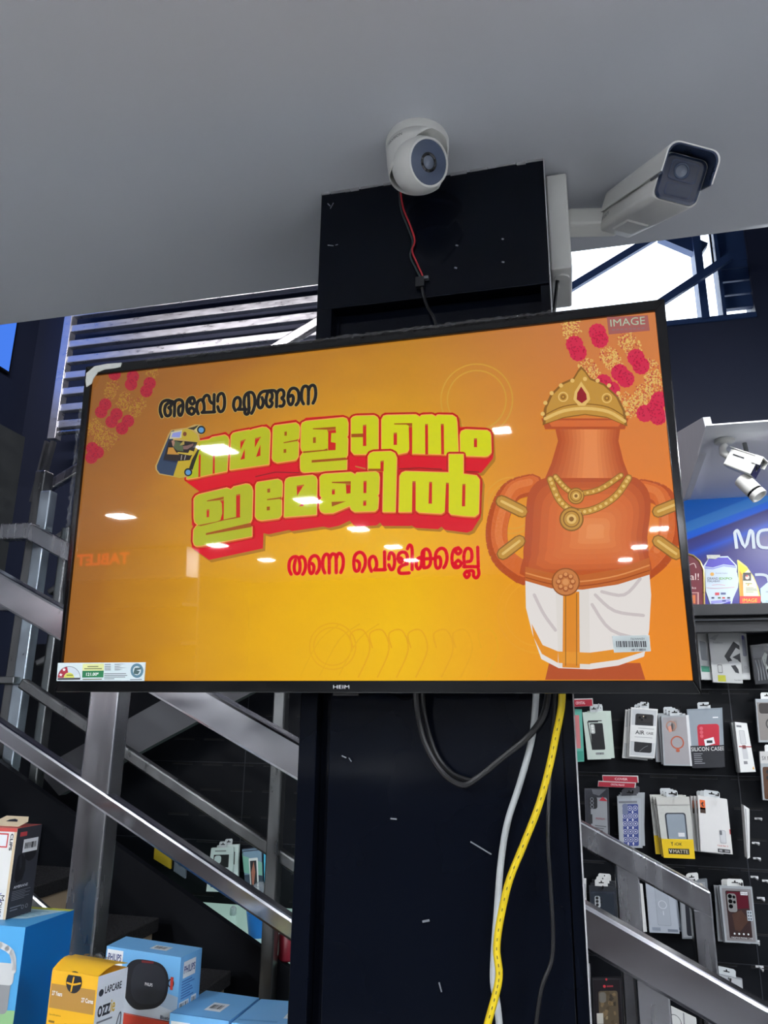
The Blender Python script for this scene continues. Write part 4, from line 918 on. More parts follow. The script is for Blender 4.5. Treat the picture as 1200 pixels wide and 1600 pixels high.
loft(b, [rr_ring(.022, .0145, .005, c+up*.011), rr_ring(.022, .0145, .005, c+up*.011+ax*.0012)], mat('camera_window_edge', (44, 60, 92), .2)); loft(b, [rr_ring(.0205, .013, .005, c+up*.011+ax*.0013), rr_ring(.0205, .013, .005, c+up*.011+ax*.0018)], FACEM)
loft(b, [rr_ring(.0205, .009, .004, c-up*.017), rr_ring(.0205, .009, .004, c-up*.017+ax*.001)], mat('camera_window_edge', (44, 60, 92), .2)); loft(b, [rr_ring(.019, .008, .004, c-up*.017+ax*.0011), rr_ring(.019, .008, .004, c-up*.017+ax*.0016)], FACEM)
b.lathe([(.0125, .0019), (.0115, .0032), (.0095, .0034), (.009, .0022)], c+up*.011-sd*.004, ax, LENSB, 30); b.lathe([(.009, .0022), (.005, .0042), (0, .005)], c+up*.011-sd*.004, ax, LENSM, 24); b.build('lens', bc)
# sunshield: a rounded cap over the top, longer than the body
def shield(c, grow):
    P = []
    o = [(-HW-.005, -.004), (-HW-.005, HW-.012)]
    for k in range(7): a = math.radians(180-90*k/6); o.append((-HW+.011+.016*math.cos(a), HW-.009+.016*math.sin(a)))
    for k in range(7): a = math.radians(90-90*k/6); o.append((HW-.011+.016*math.cos(a), HW-.009+.016*math.sin(a)))
    o += [(HW+.005, HW-.012), (HW+.005, -.004)]
    t = .0022
    inn = [(x*(1-t/.041), y-t*.9 if y > HW-.02 else y) for x, y in o][::-1]
    return [c+sd*x*grow+up*(y+.001) for x, y in o+inn]
b = MB(); loft(b, [shield(P0+ax*.01, 1.0), shield(P1-ax*.03, 1.0), shield(P1+ax*.030, 1.0)], WHITE_PLAST); b.build('sunshield', bc)
b = MB(); loft(b, [shield(P1-ax*.026-up*.0024, .945), shield(P1+ax*.0295-up*.0024, .945)], mat('camera_shield_shade', (30, 44, 72), .3)); b.build('shield_shade', bc)  # dark inner layer puts the shade under the shield into its colour
b = MB(); c = P0-up*HW+ax*.11
b.box(-1, -1, -1, -1, -1, -1, WHITE_PLAST) if False else None
loft(b, [[c+sd*x*.02+ax*z*.05-up*.000 for x, z in ((-1, -1), (1, -1), (1, 1), (-1, 1))], [c+sd*x*.018+ax*z*.048-up*.003 for x, z in ((-1, -1), (1, -1), (1, 1), (-1, 1))]], WHITE_PLAST); b.build('bottom_cover', bc)
vs, fs, _ = glyphs('HIKVISION', .02); fo = P0-sd*(HW+.0004)
b = MB(); b.add([fo+ax*(.014+.050*x)+up*(-.022+.009*y+.006*x) for x, y in vs], fs, ink((70, 74, 84))); b.build('brand_lettering', bc)
# wall arm from the junction box to the camera rear
b = MB(); pa = onY(893, 360, 1.36); pb = P0-ax*.0+Vector((-.005, .012, -.005))
b.bar(Vector((p1.x-.001, 1.335, pa.z)), pb+ax*.01, .045, .040, WHITE_PLAST); b.build('mount_arm', bc, bevel=.006)

# ------------------------------------------------------------------ small bullet camera and spotlight under the soffit
SPC = onZ(1132, 688, 2.28)
sc2 = thing('ceiling_camera', 'small white bullet camera on a round swivel mount under the soffit', 'security camera', SPC)
b = MB(); b.lathe([(0, 0), (.027, 0), (.027, .007), (.019, .012), (0, .012)], SPC, (0, 0, -1), WHITE_PLAST, 28); b.build('mount_plate', sc2)
y2 = SPC.y
b = MB(); b.tube([SPC-Vector((0, 0, .012)), onY(1129, 700, y2), onY(1130, 707, y2), onY(1141, 715, y2)], [.010, .010, .011, .010], WHITE_PLAST, 14); b.build('swivel_arm', sc2)
q0 = onY(1140, 716, y2); q1 = onY(1183, 731, y2-.03); axx = (q1-q0).normalized(); ss = axx.cross(Vector((0, 0, 1))).normalized(); uu = ss.cross(axx)
def oring(c, hw, hh): return [c+ss*x*hw+uu*y*hh for x, y in ((-1, -1), (1, -1), (1, 1), (-1, 1))]
b = MB(); loft(b, [oring(q0, .020, .025), oring(q1, .023, .028)], WHITE_PLAST); b.build('body', sc2, bevel=.004)
b = MB(); loft(b, [oring(q1, .022, .027), oring(q1+axx*.003, .022, .027)], mat('camera_face_black', (24, 26, 34), .2)); b.lathe([(.012, .003), (.010, .006), (0, .007)], q1, axx, LENSD, 20); b.build('front_face', sc2)
b = MB(); c = (q0+q1)/2+uu*.0275; loft(b, [oring(c-axx*.045, .021, .0015), oring(c+axx*.052, .025, .0015)], WHITE_PLAST)
for s_ in (-1, 1): loft(b, [[v for v in oring(c+axx*.03+ss*.025*s_-uu*.010, .001, .012)], [v for v in oring(c+axx*.051+ss*.0245*s_-uu*.010, .001, .012)]], WHITE_PLAST)
b.build('sunshield', sc2)
b = MB(); b.bar(q0.lerp(q1, .15)+ss*.0212+uu*.010, q0.lerp(q1, .55)+ss*.0222+uu*.010, .0012, .003, ink((60, 60, 66)), uu); b.build('brand_lettering', sc2)

sp = thing('track_spotlight', 'short white cylindrical spotlight with a black ring hanging below the small bullet camera', 'spotlight', onY(1168, 745, y2))
t0, t1 = onY(1158, 748, y2), onY(1187, 776, y2-.02); ta = (t1-t0).normalized(); tl = (t1-t0).length
b = MB(); b.lathe([(0, 0), (.020, 0), (.022, .003), (.0225, tl*.70), (.0215, tl*.71)], t0, ta, WHITE_PLAST, 30); b.build('barrel', sp)
b = MB(); b.lathe([(.0215, tl*.70), (.0215, tl*.80)], t0, ta, BLACK_PLAST, 30); b.build('black_ring', sp)
b = MB(); b.lathe([(.0225, tl*.80), (.0225, tl), (.019, tl), (.017, tl*.92), (0, tl*.92)], t0, ta, WHITE_PLAST, 30); b.build('lamp_head', sp)
b = MB(); b.tube([t0+ta*.01, onY(1166, 735, y2-.004), onY(1170, 722, y2+.03), Vector((onY(1172, 715, y2).x, y2+.04, 2.282))], .006, STEEL_DULL, 10); b.build('stem', sp)

# ------------------------------------------------------------------ cables under the television
cl = thing('looped_cable', 'thick black power cable looping below the television in front of the pillar', 'cable', onY(740, 1222, PY))
run([(650, 1070, 1.15), (652, 1110, 1.17), (664, 1160, 1.175), (690, 1205, 1.178), (722, 1226, 1.178), (748, 1214, 1.178), (790, 1180, 1.172), (828, 1148, 1.165), (850, 1115, 1.155), (858, 1070, 1.15)], 1.17, .0048, CABK, 'cable', cl)
run([(661, 1070, 1.15), (663, 1115, 1.18), (680, 1175, 1.19), (706, 1208, 1.19), (735, 1220, 1.186)], 1.17, .0042, CABK, 'second_strand', cl)
CABW = mat('pale_grey_cable', (186, 190, 190), .45); CABY = mat('yellow_cable', (226, 196, 24), .42)
wc = thing('white_cable', 'pale grey cable hanging down the pillar left of the yellow cable', 'cable', onY(776, 1500, PY))
run([(838, 1070, 1.15), (836, 1110, 1.168), (830, 1160, 1.185), (812, 1225, 1.193), (793, 1285, 1.196), (783, 1345, 1.198), (777, 1420, 1.198), (772, 1490, 1.198), (771, 1535, 1.198), (777, 1570, 1.197), (784, 1640, 1.195)], 1.17, .0050, CABW, 'cable', wc, 12)
yc = thing('yellow_cable', 'bright yellow network cable hanging down the front of the pillar', 'cable', onY(780, 1500, PY))
ypts = [(878, 1070, 1.12), (877, 1105, 1.14), (868, 1152, 1.152), (858, 1200, 1.157), (842, 1258, 1.16), (818, 1320, 1.163), (796, 1375, 1.165), (783, 1430, 1.167), (776, 1480, 1.167), (780, 1522, 1.165), (774, 1556, 1.162), (762, 1600, 1.16), (752, 1650, 1.16)]
run(ypts, 1.17, .0052, CABY, 'cable', yc, 12)
P = smooth([tuple(onY(*p)) for p in ypts], 10); b = MB(); dk = ink((96, 84, 20))
for i in range(14, len(P)-6, 3):
    a = Vector(P[i]); c = Vector(P[i+1]); t = (c-a).normalized(); v = (EYE-a).normalized(); b.bar(a+v*.0052, a+v*.0052+t*.004, .0014, .0005, dk, v)
b.build('print_marks', yc)
tc_ = thing('thin_black_cable', 'thin black cable hugging the right side of the pillar front', 'cable', onY(860, 1400, PY))
run([(868, 1070, 1.185), (860, 1200, 1.195), (856, 1300, 1.186), (860, 1380, 1.186), (864, 1450, 1.186), (862, 1500, 1.184), (846, 1545, 1.182), (835, 1620, 1.18)], 1.18, .003, CABK, 'cable', tc_)

# ------------------------------------------------------------------ counter with boxed goods at the lower left
def tbox(name, label, cat, FL, FR, BR, BL, ztop, h, m_front, m_side, m_top, group=None, flap=False):
    """a carton whose top corners are given in plan; returns its front, right and top faces to print on"""
    P = [Vector((q[0], q[1], ztop)) for q in (FL, FR, BR, BL)]; D = Vector((0, 0, -h))
    c = (P[0]+P[1]+P[2]+P[3])/4+D
    t = thing(name, label, cat, c, group); b = MB()
    q = P; w = [p+D for p in P]
    b.add(w+q, [(0, 3, 2, 1)], m_side); b.add([q[0], q[1], q[2], q[3]], [(0, 1, 2, 3)], m_top)
    b.add([w[0], w[1], q[1], q[0]], [(0, 1, 2, 3)], m_front); b.add([w[1], w[2], q[2], q[1]], [(0, 1, 2, 3)], m_side)
    b.add([w[2], w[3], q[3], q[2]], [(0, 1, 2, 3)], m_front); b.add([w[3], w[0], q[0], q[3]], [(0, 1, 2, 3)], m_side)
    nf = (P[1]-P[0]).cross(Vector((0, 0, 1))); nr = (P[2]-P[1]).cross(Vector((0, 0, 1)))
    front = Face(P[0], P[1], w[1], w[0], nf); right = Face(P[1], P[2], w[2], w[1], nr); top = Face(P[3], P[2], P[1], P[0], (0, 0, 1))
    return t, b, front, right, top
INKK = ink((34, 36, 42)); INKW = ink((232, 234, 236)); PBLUE = ink((112, 176, 226)); PBLUE_D = ink((84, 150, 208)); BARW = ink((226, 230, 232))
CZ = 0.82
# blue speaker carton
V2 = lambda p: (p.x, p.y)
z = 1.116
ph, b, F, R_, T = tbox('speaker_box', 'light blue carton with a big black speaker printed on it, standing on a red box', 'box', V2(onZ(167, 1478, z)), V2(onZ(283, 1496, z)), V2(onZ(316, 1481, z)), V2(onZ(197, 1463, z)), z, .095, PBLUE, PBLUE, PBLUE)
A_ = .158/.095
F.poly(b, [(0, .35), (1, .62), (1, 1), (0, 1)], ink((168, 190, 212)), 1); F.poly(b, [(0, .6), (1, .85), (1, 1), (0, 1)], ink((196, 206, 218)), 2)
F.rect(b, .02, .04, .24, .30, INKW, 3); F.text(b, 'PHILIPS', .04, .10, .22, .22, ink((30, 50, 120)), 4, .02)
F.poly(b, smooth([(.28, .45), (.31, .26), (.40, .15), (.55, .12), (.74, .14), (.84, .26), (.87, .44), (.85, .66), (.75, .82), (.60, .89), (.46, .91), (.34, .80), (.28, .62), (.28, .45)], 4)[:-1], ink((28, 30, 36)), 4)
F.poly(b, smooth([(.38, .48), (.41, .27), (.50, .18), (.64, .17), (.76, .20), (.83, .32), (.84, .48), (.82, .64), (.74, .76), (.60, .81), (.48, .80), (.40, .68), (.38, .48)], 4)[:-1], ink((42, 45, 54)), 5)
F.poly(b, [(.50, .135), (.66, .125), (.66, .16), (.50, .17)], ink((120, 40, 44)), 6); F.text(b, 'PHILIPS', .57, .47, .67, .52, INKW, 6, .02)
F.ring(b, .90, .42, .028, .042, A_, INKK, 4, 16); F.rect(b, .895, .32, .93, .52, ink((190, 60, 50)), 5)
F.text(b, 'Bluetooth', .80, .93, .99, .985, ink((60, 70, 90)), 4, .02)
R_.rect(b, .15, .10, .72, .36, INKW, 1); R_.text(b, 'PHILIPS', .18, .17, .69, .29, ink((50, 70, 130)), 2, .02)
R_.lines(b, .12, .40, .75, .70, 7, ink((60, 110, 180)), 1); R_.bars(b, .08, .74, .46, .92, INKK, 2, 9); R_.rect(b, .06, .72, .50, .95, INKW, 1); R_.rect(b, .60, .70, .85, .93, INKW, 1); R_.bars(b, .63, .73, .82, .9, INKK, 2, 7)
T.rect(b, .50, .35, .72, .70, BARW, 1); T.bars(b, .54, .42, .68, .62, INKK, 2, 10)
b.build('carton', ph, bevel=.0008)
bt = MB(); pz = 1.116-.0955
rw, b, F, R_, T = tbox('gadget_box', 'red and white box lying under the light blue speaker carton', 'box', V2(onZ(163, 1478, z)), V2(onZ(281, 1497, z)), V2(onZ(315, 1482, z)), V2(onZ(194, 1463, z)), pz, .075, ink((226, 226, 222)), ink((226, 226, 222)), ink((206, 66, 46)))
F.rect(b, 0, 0, 1, .28, ink((206, 66, 46)), 1); R_.rect(b, 0, 0, 1, .28, ink((206, 66, 46)), 1); F.lines(b, .1, .36, .8, .44, 1, INKK, 2, .9); F.poly(b, [(.42, .95), (.47, .5), (.53, .95)], INKK, 2); F.bars(b, .08, .40, .28, .7, ink((90, 120, 110)), 2, 14)
b.build('carton', rw, bevel=.0008)
b1, b, F, R_, T = tbox('speaker_box', 'light blue square carton with its sticker mid top, left one of the bottom pair', 'box', (-.656, 1.268), (-.550, 1.262), (-.544, 1.372), (-.648, 1.381), 1.0407, .105, PBLUE, PBLUE, PBLUE)
T.rect(b, .42, .42, .70, .74, BARW, 1); T.bars(b, .46, .50, .66, .66, INKK, 2, 9); F.rect(b, .03, .10, .36, .5, INKW, 1); F.text(b, 'PHILIPS', .05, .2, .34, .36, ink((30, 50, 120)), 2, .02)
T.rect(b, 0, .97, 1, .99, PBLUE_D, 1)
b.build('carton', b1, bevel=.001)
b2, b, F, R_, T = tbox('speaker_box', 'light blue carton touching the pillar, sticker at its right edge, right one of the pair', 'box', (-.545, 1.262), (-.446, 1.272), (-.452, 1.380), (-.541, 1.372), 1.039, .103, PBLUE, PBLUE, PBLUE)
T.rect(b, .74, .38, .98, .72, BARW, 1); T.bars(b, .78, .45, .95, .64, INKK, 2, 7); T.rect(b, .05, .84, .7, .90, PBLUE_D, 1)
b.build('carton', b2, bevel=.001)
# tall blue carton with a rounded white appliance printed on it
z = 1.151
fr0 = onZ(40, 1449, z); br0 = onZ(116, 1421.5, z)
ux = Vector((1, .03, 0)); dl = br0-fr0
FLb = fr0-ux*.14; BLb = br0-ux*.14
BLUE = ink((8, 112, 190)); LBLUE = ink((84, 170, 226)); LIME = ink((206, 212, 80))
tb, b, F, R_, T = tbox('speaker_carton', 'tall blue carton with lime edged top and a white handled speaker printed on it', 'box', V2(FLb), V2(fr0), V2(br0), V2(BLb), z, z-CZ, LBLUE, BLUE, LBLUE)
T.poly(b, [(0, 0), (1, 0), (1, .10), (0, .12)], LIME, 1); T.poly(b, [(.30, .12), (.93, .10), (.72, .62), (.35, .70)], ink((190, 222, 236)), 1); T.lines(b, .42, .20, .78, .56, 5, ink((120, 170, 190)), 2)
F.poly(b, [(0, .40), (1, .38), (1, .62), (0, .70)], ink((150, 196, 140)), 1); F.poly(b, [(0, .5), (1, .46), (1, 1), (0, 1)], ink((196, 208, 76)), 2)
F.rrect(b, .15, .20, .90, .40, .06, .44, ink((150, 152, 154)), 3); F.rrect(b, .14, .17, .93, .27, .05, .44, ink((206, 208, 208)), 4)
F.stroke(b, [(.30, .20), (.34, .12), (.60, .085), (.86, .12), (.92, .20)], .07, .44, ink((214, 216, 216)), 5)
F.text(b, 'fresh', .55, .50, .90, .54, INKK, 5); F.text(b, 'tone', .62, .56, .90, .59, INKK, 5); F.text(b, 'more', .62, .61, .90, .64, INKK, 5)
b.build('carton', tb, bevel=.001)
# mouse box on it
zt, zb_ = 1.303, 1.1516
mfl, mfr, mbr = Vector((-1.075, 1.279, 0)), Vector((-.9985, 1.281, 0)), Vector((-.995, 1.344, 0))
mb_, b, F, R_, T = tbox('mouse_box', 'white and black mouse box with red top and hang tab on the tall blue carton', 'box', V2(mfl), V2(mfr), V2(mbr), (-1.072, 1.342), zt, zt-zb_, ink((228, 228, 224)), ink((50, 52, 60)), ink((208, 84, 76)))
F.rect(b, .93, 0, 1, 1, ink((214, 194, 160)), 1); F.rect(b, 0, 0, 1, .04, ink((208, 84, 76)), 2)
F.rect(b, .42, .06, .78, .22, ink((206, 66, 70)), 1); F.rect(b, .45, .075, .75, .205, INKW, 2)
F.text(b, 'CLIPS', .84, .06, .92, .25, INKK, 3, .03, rot=90); F.poly(b, [(.1, .35), (.4, .3), (.48, .5), (.42, .66), (.1, .62)], INKK, 2); F.text(b, 'Mouse', .78, .74, .90, .98, INKK, 3, .01, rot=90); F.stroke(b, [(.8, .72), (.72, .76), (.82, .80), (.7, .86)], .02, .5, ink((120, 110, 180)), 2)
R_.poly(b, [(.12, .45), (.16, .32), (.30, .30), (.48, .36), (.52, .50), (.44, .60), (.22, .62), (.12, .56)], ink((24, 25, 30)), 1); R_.poly(b, [(.22, .34), (.30, .31), (.36, .45), (.28, .48)], ink((40, 42, 50)), 2)
R_.disc(b, .66, .30, .24, .42, ink((22, 23, 28)), 1, 18); R_.rect(b, .30, .14, .90, .29, INKW, 3); R_.bars(b, .36, .18, .86, .25, INKK, 4, 16); R_.rect(b, .12, .05, .40, .10, ink((196, 66, 70)), 3)
R_.text(b, 'AMBRANE', .14, .65, .70, .68, INKW, 3, .02); R_.lines(b, .10, .71, .86, .82, 6, ink((130, 134, 142)), 3, .3); R_.lines(b, .10, .88, .55, .94, 2, ink((130, 134, 142)), 3, .4)
for u in (.60, .76): R_.ring(b, u, .91, .04, .055, .42, ink((150, 152, 160)), 3, 12)
b.build('carton', mb_, bevel=.0008)
b = MB(); CARD = mat('kraft_card', (214, 196, 164), .7)
tp = [(-.065, 0), (-.012, 0), (-.004, .016), (-.013, .030), (-.062, .030), (-.07, .016)]
o0 = Vector((-.998, 1.31, zt+.0006)); q = [o0+Vector((x, y*.85-.012, y*.45)) for x, y in tp]
hole = [(-.05, .012), (-.025, .012), (-.028, .018), (-.036, .021), (-.046, .018)]
b.prism(q, (0, 0, .0012), CARD); b.poly([o0+Vector((x, y*.85-.012, y*.45+.0015)) for x, y in hole], INKK); b.build('hang_tab', mb_)
# yellow charger box
z = 1.1315
oz, b, F, R_, T = tbox('charger_box', 'yellow and white box with an open top flap in the yellow crate', 'box', V2(onZ(82, 1515, z)), V2(onZ(154, 1526, z)), V2(onZ(200, 1511, z)), V2(onZ(117, 1498, z)), z, .20, ink((234, 178, 36)), ink((206, 212, 220)), ink((240, 184, 38)))
F.rect(b, .02, .09, .97, .25, ink((176, 132, 62)), 1); F.disc(b, .50, .06, .17, .43, INKK, 2, 24); F.rect(b, .30, -.005, .70, .015, ink((234, 178, 36)), 3); F.stroke(b, [(.36, .07), (.5, .075), (.64, .06)], .03, .43, ink((234, 178, 36)), 3); F.stroke(b, [(.49, .03), (.46, .12)], .03, .43, ink((234, 178, 36)), 3)
F.text(b, '27 Years', .06, .135, .28, .165, INKW, 3, .02); F.text(b, '27 Cores', .70, .15, .95, .18, INKW, 3, .02)
F.text(b, 'Specifications', .05, .285, .3, .30, ink((110, 84, 30)), 2)
rr = random.Random(4)
for i in range(12):
    v = .33+i*.045; F.rect(b, .05, v, .05+rr.uniform(.1, .22), v+.014, ink((130, 98, 34)), 2); F.rect(b, .40, v+.005, .40+rr.uniform(.08, .4), v+.017, ink((130, 98, 34)), 2)
R_.text(b, 'LAPCARE', .26, .08, .82, .13, ink((52, 54, 62)), 2, .02); R_.disc(b, .14, .115, .08, .30, ink((52, 54, 62)), 2, 14)
R_.text(b, 'ozz', .08, .20, .50, .275, ink((40, 42, 50)), 2, .02); R_.text(b, 'ie', .51, .185, .66, .27, ink((206, 170, 60)), 2, .02); R_.lines(b, .08, .30, .62, .315, 1, ink((110, 114, 124)), 2, .8)
R_.stroke(b, [(.66, .58), (.72, .42), (.84, .30), (.90, .32), (.86, .45), (.74, .58)], .035, .3, ink((80, 82, 90)), 2); R_.disc(b, .60, .66, .30, .30, ink((70, 72, 80)), 2, 20)
b.build('carton', oz, bevel=.0008)
b = MB(); q0_, q1_, q2_, q3_ = [T.q(u, v, .0005) for u, v in ((0, 1), (1, 1), (1, 0), (0, 0))]
n = 6; vs = []
for i in range(n+1):
    t = i/n; lift = .010*math.sin(math.pi*min(1, t*1.15)*.8)
    vs += [q0_.lerp(q3_, t)+Vector((0, 0, lift)), q1_.lerp(q2_, t)+Vector((0, 0, lift*.9))]
b.add(vs, [(2*i, 2*i+1, 2*i+3, 2*i+2) for i in range(n)], ink((240, 184, 38)), True)
TF = Face(vs[-2], vs[-1], vs[1], vs[0], (0, -.1, 1)); TF.text(b, 'LAPCARE', .42, .22, .80, .34, ink((90, 70, 30)), 30, .02); TF.disc(b, .34, .28, .05, 1.4, ink((90, 70, 30)), 30, 12)
b.build('top_flap', oz)
# yellow crate
YCR = mat('yellow_crate_plastic', (214, 208, 70), .4)
cr_ = thing('plastic_crate', 'lime yellow slotted plastic crate holding the yellow box at the bottom left', 'crate', (-.87, 1.14, CZ))
zr = onZ(66, 1580, 1.04).z
b = MB(); c0 = onY(28, 1603, 1.09); c1_ = onY(72, 1578, 1.19)
xr0, xr1, yr0, yr1, zz = c0.x-.01, -.675, 1.07, 1.20, 1.035
for (xa, ya), (xb_, yb_) in (((xr0, yr1), (xr1, yr1)), ((xr0, yr0), (xr0, yr1)), ((xr1, yr0), (xr1, yr1)), ((xr0, yr0), (xr1, yr0))): b.bar((xa, ya, zz), (xb_, yb_, zz), .010, .010, YCR)
b.build('rim', cr_)
b = MB()
for (xa, ya), (xb_, yb_) in (((xr0, yr1), (xr1, yr1)), ((xr0, yr0), (xr0, yr1)), ((xr1, yr0), (xr1, yr1)), ((xr0, yr0), (xr1, yr0))):
    L_ = math.hypot(xb_-xa, yb_-ya); k = int(L_/.011)
    for i in range(k+1):
        t = i/k; x, y = xa+(xb_-xa)*t, ya+(yb_-ya)*t; b.box(x-.0022, x+.0022, y-.0022, y+.0022, CZ+.004, zz, YCR)
b.box(xr0, xr1, yr0, yr1, CZ, CZ+.004, YCR); b.build('basket', cr_)
# the counter they stand on and a carton underneath the pair
CTR = thing('sales_counter', 'sales counter under the boxed speakers and gadgets', 'counter', (-.9, 1.2, 0))
b = MB(); b.box(-1.6, -.44, .85, 1.44, CZ-.03, CZ-.001, mat('counter_top_white', (200, 200, 198), .4)); b.build('counter_top', CTR)
b = MB(); b.box(-1.58, -.46, .88, 1.42, 0, CZ-.03, mat('counter_body_grey', (110, 112, 116), .5)); b.build('counter_body', CTR)
for x0, x1, h, nm in ((-.66, -.445, 1.0352-.5*0-.1, ''),):
    t = thing('shipping_carton', 'plain brown carton under the pair of light blue cartons beside the pillar', 'box', (-.55, 1.32, CZ))
    b = MB(); b.box(-.66, -.445, 1.26, 1.39, CZ, 1.0355-.0999, mat('brown_carton', (168, 128, 84), .8)); b.build('carton', t)
t = thing('shipping_carton', 'plain brown carton under the red and white box', 'box', (-.74, 1.32, CZ))
b = MB(); b.box(-.81, -.665, 1.285, 1.375, CZ, pz-.0755, mat('brown_carton', (168, 128, 84), .8)); b.build('carton', t)

# ------------------------------------------------------------------ lit counter with a cup behind the stairs
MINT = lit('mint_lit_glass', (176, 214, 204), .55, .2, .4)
LC = thing('lit_display_counter', 'glowing pale mint display counter behind the stair stringer', 'counter', (-.9, 2.45, 0))
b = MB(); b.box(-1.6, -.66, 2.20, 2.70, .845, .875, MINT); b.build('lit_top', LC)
b = MB(); b.box(-1.58, -.68, 2.22, 2.68, 0, .845, BLACK_MATT); b.build('counter_body', LC)
cp = onZ(403, 1463, .875)
cup = thing('blue_cup', 'shiny blue tapered cup with a clear wrapped top on the mint counter', 'cup', (cp.x, cp.y, .8752))
CB = mat('blue_plastic', (20, 112, 196), .25); kx = (onY(425, 1450, cp.y)-onY(385, 1450, cp.y)).length/2
b = MB(); b.lathe([(0, 0), (kx*.68, 0), (kx*.72, .01), (kx*1.0, .085), (kx*.96, .085), (kx*.66, .012)], (cp.x, cp.y, .8752), (0, 0, 1), CB, 28); b.build('body', cup)
b = MB(); b.lathe([(kx*1.02, .082), (kx*.9, .105), (kx*.5, .125), (kx*.55, .14), (kx*.2, .15)], (cp.x, cp.y, .8752), (0, 0, 1), clear('cup_wrap', (210, 220, 226), .35, .15, .5), 14); b.build('clear_wrap', cup)
rp = onZ(449, 1500, .875)
b = MB(); b.lathe([(0, 0), (.022, 0), (.026, .004), (.028, .06), (.024, .066), (0, .066)], (rp.x, rp.y,   .8752), (0, 0, 1), mat('red_plastic', (120, 22, 38), .35), 24); tag(b.build('red_jar'), 'small dark red jar half hidden behind the pillar edge on the mint counter', 'jar')
tp_ = onZ(364, 1430, .875)
b = MB(); b.lathe([(0, 0), (.010, 0), (.011, .004), (.010, .022), (.004, .028), (0, .028)], (tp_.x, tp_.y,   .8752), (0, 0, 1), mat('clear_bottle', (170, 190, 190), .2), 16); tag(b.build('small_bottle'), 'tiny pale bottle standing left of the blue cup on the mint counter', 'bottle')

# ------------------------------------------------------------------ phone case packs on the slotted wall
HOOKM = mat('hook_black_wire', (16, 16, 18), .35, .6); HOOKW = mat('hook_white_wire', (210, 212, 214), .35)
TABW = mat('clear_hang_tab', (206, 212, 214), .25)
def hook(px, py, label, group, Y0=None, dark=True):
    p = onY(px, py, SW); L_ = .105; b = MB(); m = HOOKM if dark else HOOKW
    b.tube([p, p-Vector((0, L_, -.002)), p-Vector((0, L_+.006, -.010))], .0022, m, 8); b.box(p.x-.014, p.x+.014, p.y-.004, p.y-.0015, p.z-.012, p.z+.012, m)
    o = b.build('display_hook', loc=p); tag(o, label, 'hook', group); return o
def pack(label, quad, base, draw, thick=.012, front=.075, tab=True, tabm=None, name='phone_case_pack', cat='phone case', behind=0, shift=(0, 0), blabel=None, group=None, Y=None, tabw=.34, card=None):
    Y = SW-front if Y is None else Y
    TLp, TRp, BRp, BLp = [onY(*q, Y) for q in quad]
    t = thing(name, label, cat, (TLp+TRp)/2, group)
    b = MB(); D = Vector((0, thick, 0)); q = [TLp, TRp, BRp, BLp]
    b.add(q+[p+D for p in q], [(0, 1, 2, 3), (7, 6, 5, 4), (0, 4, 5, 1), (1, 5, 6, 2), (2, 6, 7, 3), (3, 7, 4, 0)], base)
    F = Face(TLp, TRp, BRp, BLp, (0, -1, 0)); asp = (TRp-TLp).length/(BLp-TLp).length
    draw(F, b, asp); b.build('pack', t, bevel=.0006)
    if tab:
        b = MB(); w = (TRp-TLp); u = (TLp-BLp).normalized(); c = (TLp+TRp)/2+Vector((0, thick*.4, 0)); e = w*.5*tabw; hh = .020
        b.prism([c-e, c+e, c+e+u*hh*.8, c+e*.8+u*hh, c-e*.8+u*hh, c-e+u*hh*.8], (0, .0012, 0), tabm or TABW)
        b.poly([c+u*hh*v+w*x-Vector((0, .0006, 0)) for x, v in ((-.10, .42), (.10, .42), (.10, .56), (.025, .58), (.02, .80), (-.02, .80), (-.025, .58), (-.10, .56))], SLOT); b.build('hang_tab', t)
    for k in range(behind):
        c = t.copy(); C.objects.link(c); WL[c.name] = WL[t.name]
        px = (TRp-TLp).length/max(1, abs(quad[1][0]-quad[0][0]))
        c.location = t.location+Vector((shift[0]*px*(k+1), (thick+.003)*(k+1), -shift[1]*px*(k+1))); c.rotation_euler = (0, math.radians((-1.2, 1.5, -.8)[k % 3]), 0)
        c['label'] = blabel or label; c['group'] = group or blabel
        for ch in list(t.children):
            d = ch.copy(); C.objects.link(d); d.parent = c
    return t
PW = ink((222, 224, 222)); CLR = ink((168, 174, 178), .15); CLRD = ink((120, 126, 132), .15); DARKP = ink((30, 32, 36)); PGREEN = ink((200, 214, 204))
def phone(F, b, u0, v0, u1, v1, asp, m, lay=2, cams=None, r=.07):
    F.rrect(b, u0, v0, u1, v1, r*(u1-u0)*1.4, asp, m, lay)
    if cams:
        cm, ring = cams; w = u1-u0; h = v1-v0
        F.rrect(b, u0+.08*w, v0+.05*h, u0+.36*w, v0+.34*h, .09*w, asp, ring, lay+1)
        for k in range(3): F.disc(b, u0+.20*w, v0+(.10+.085*k)*h, .075*w, asp, cm, lay+2, 12)
        for k in range(2): F.disc(b, u0+.40*w, v0+(.115+.09*k)*h, .05*w, asp, cm, lay+2, 10)

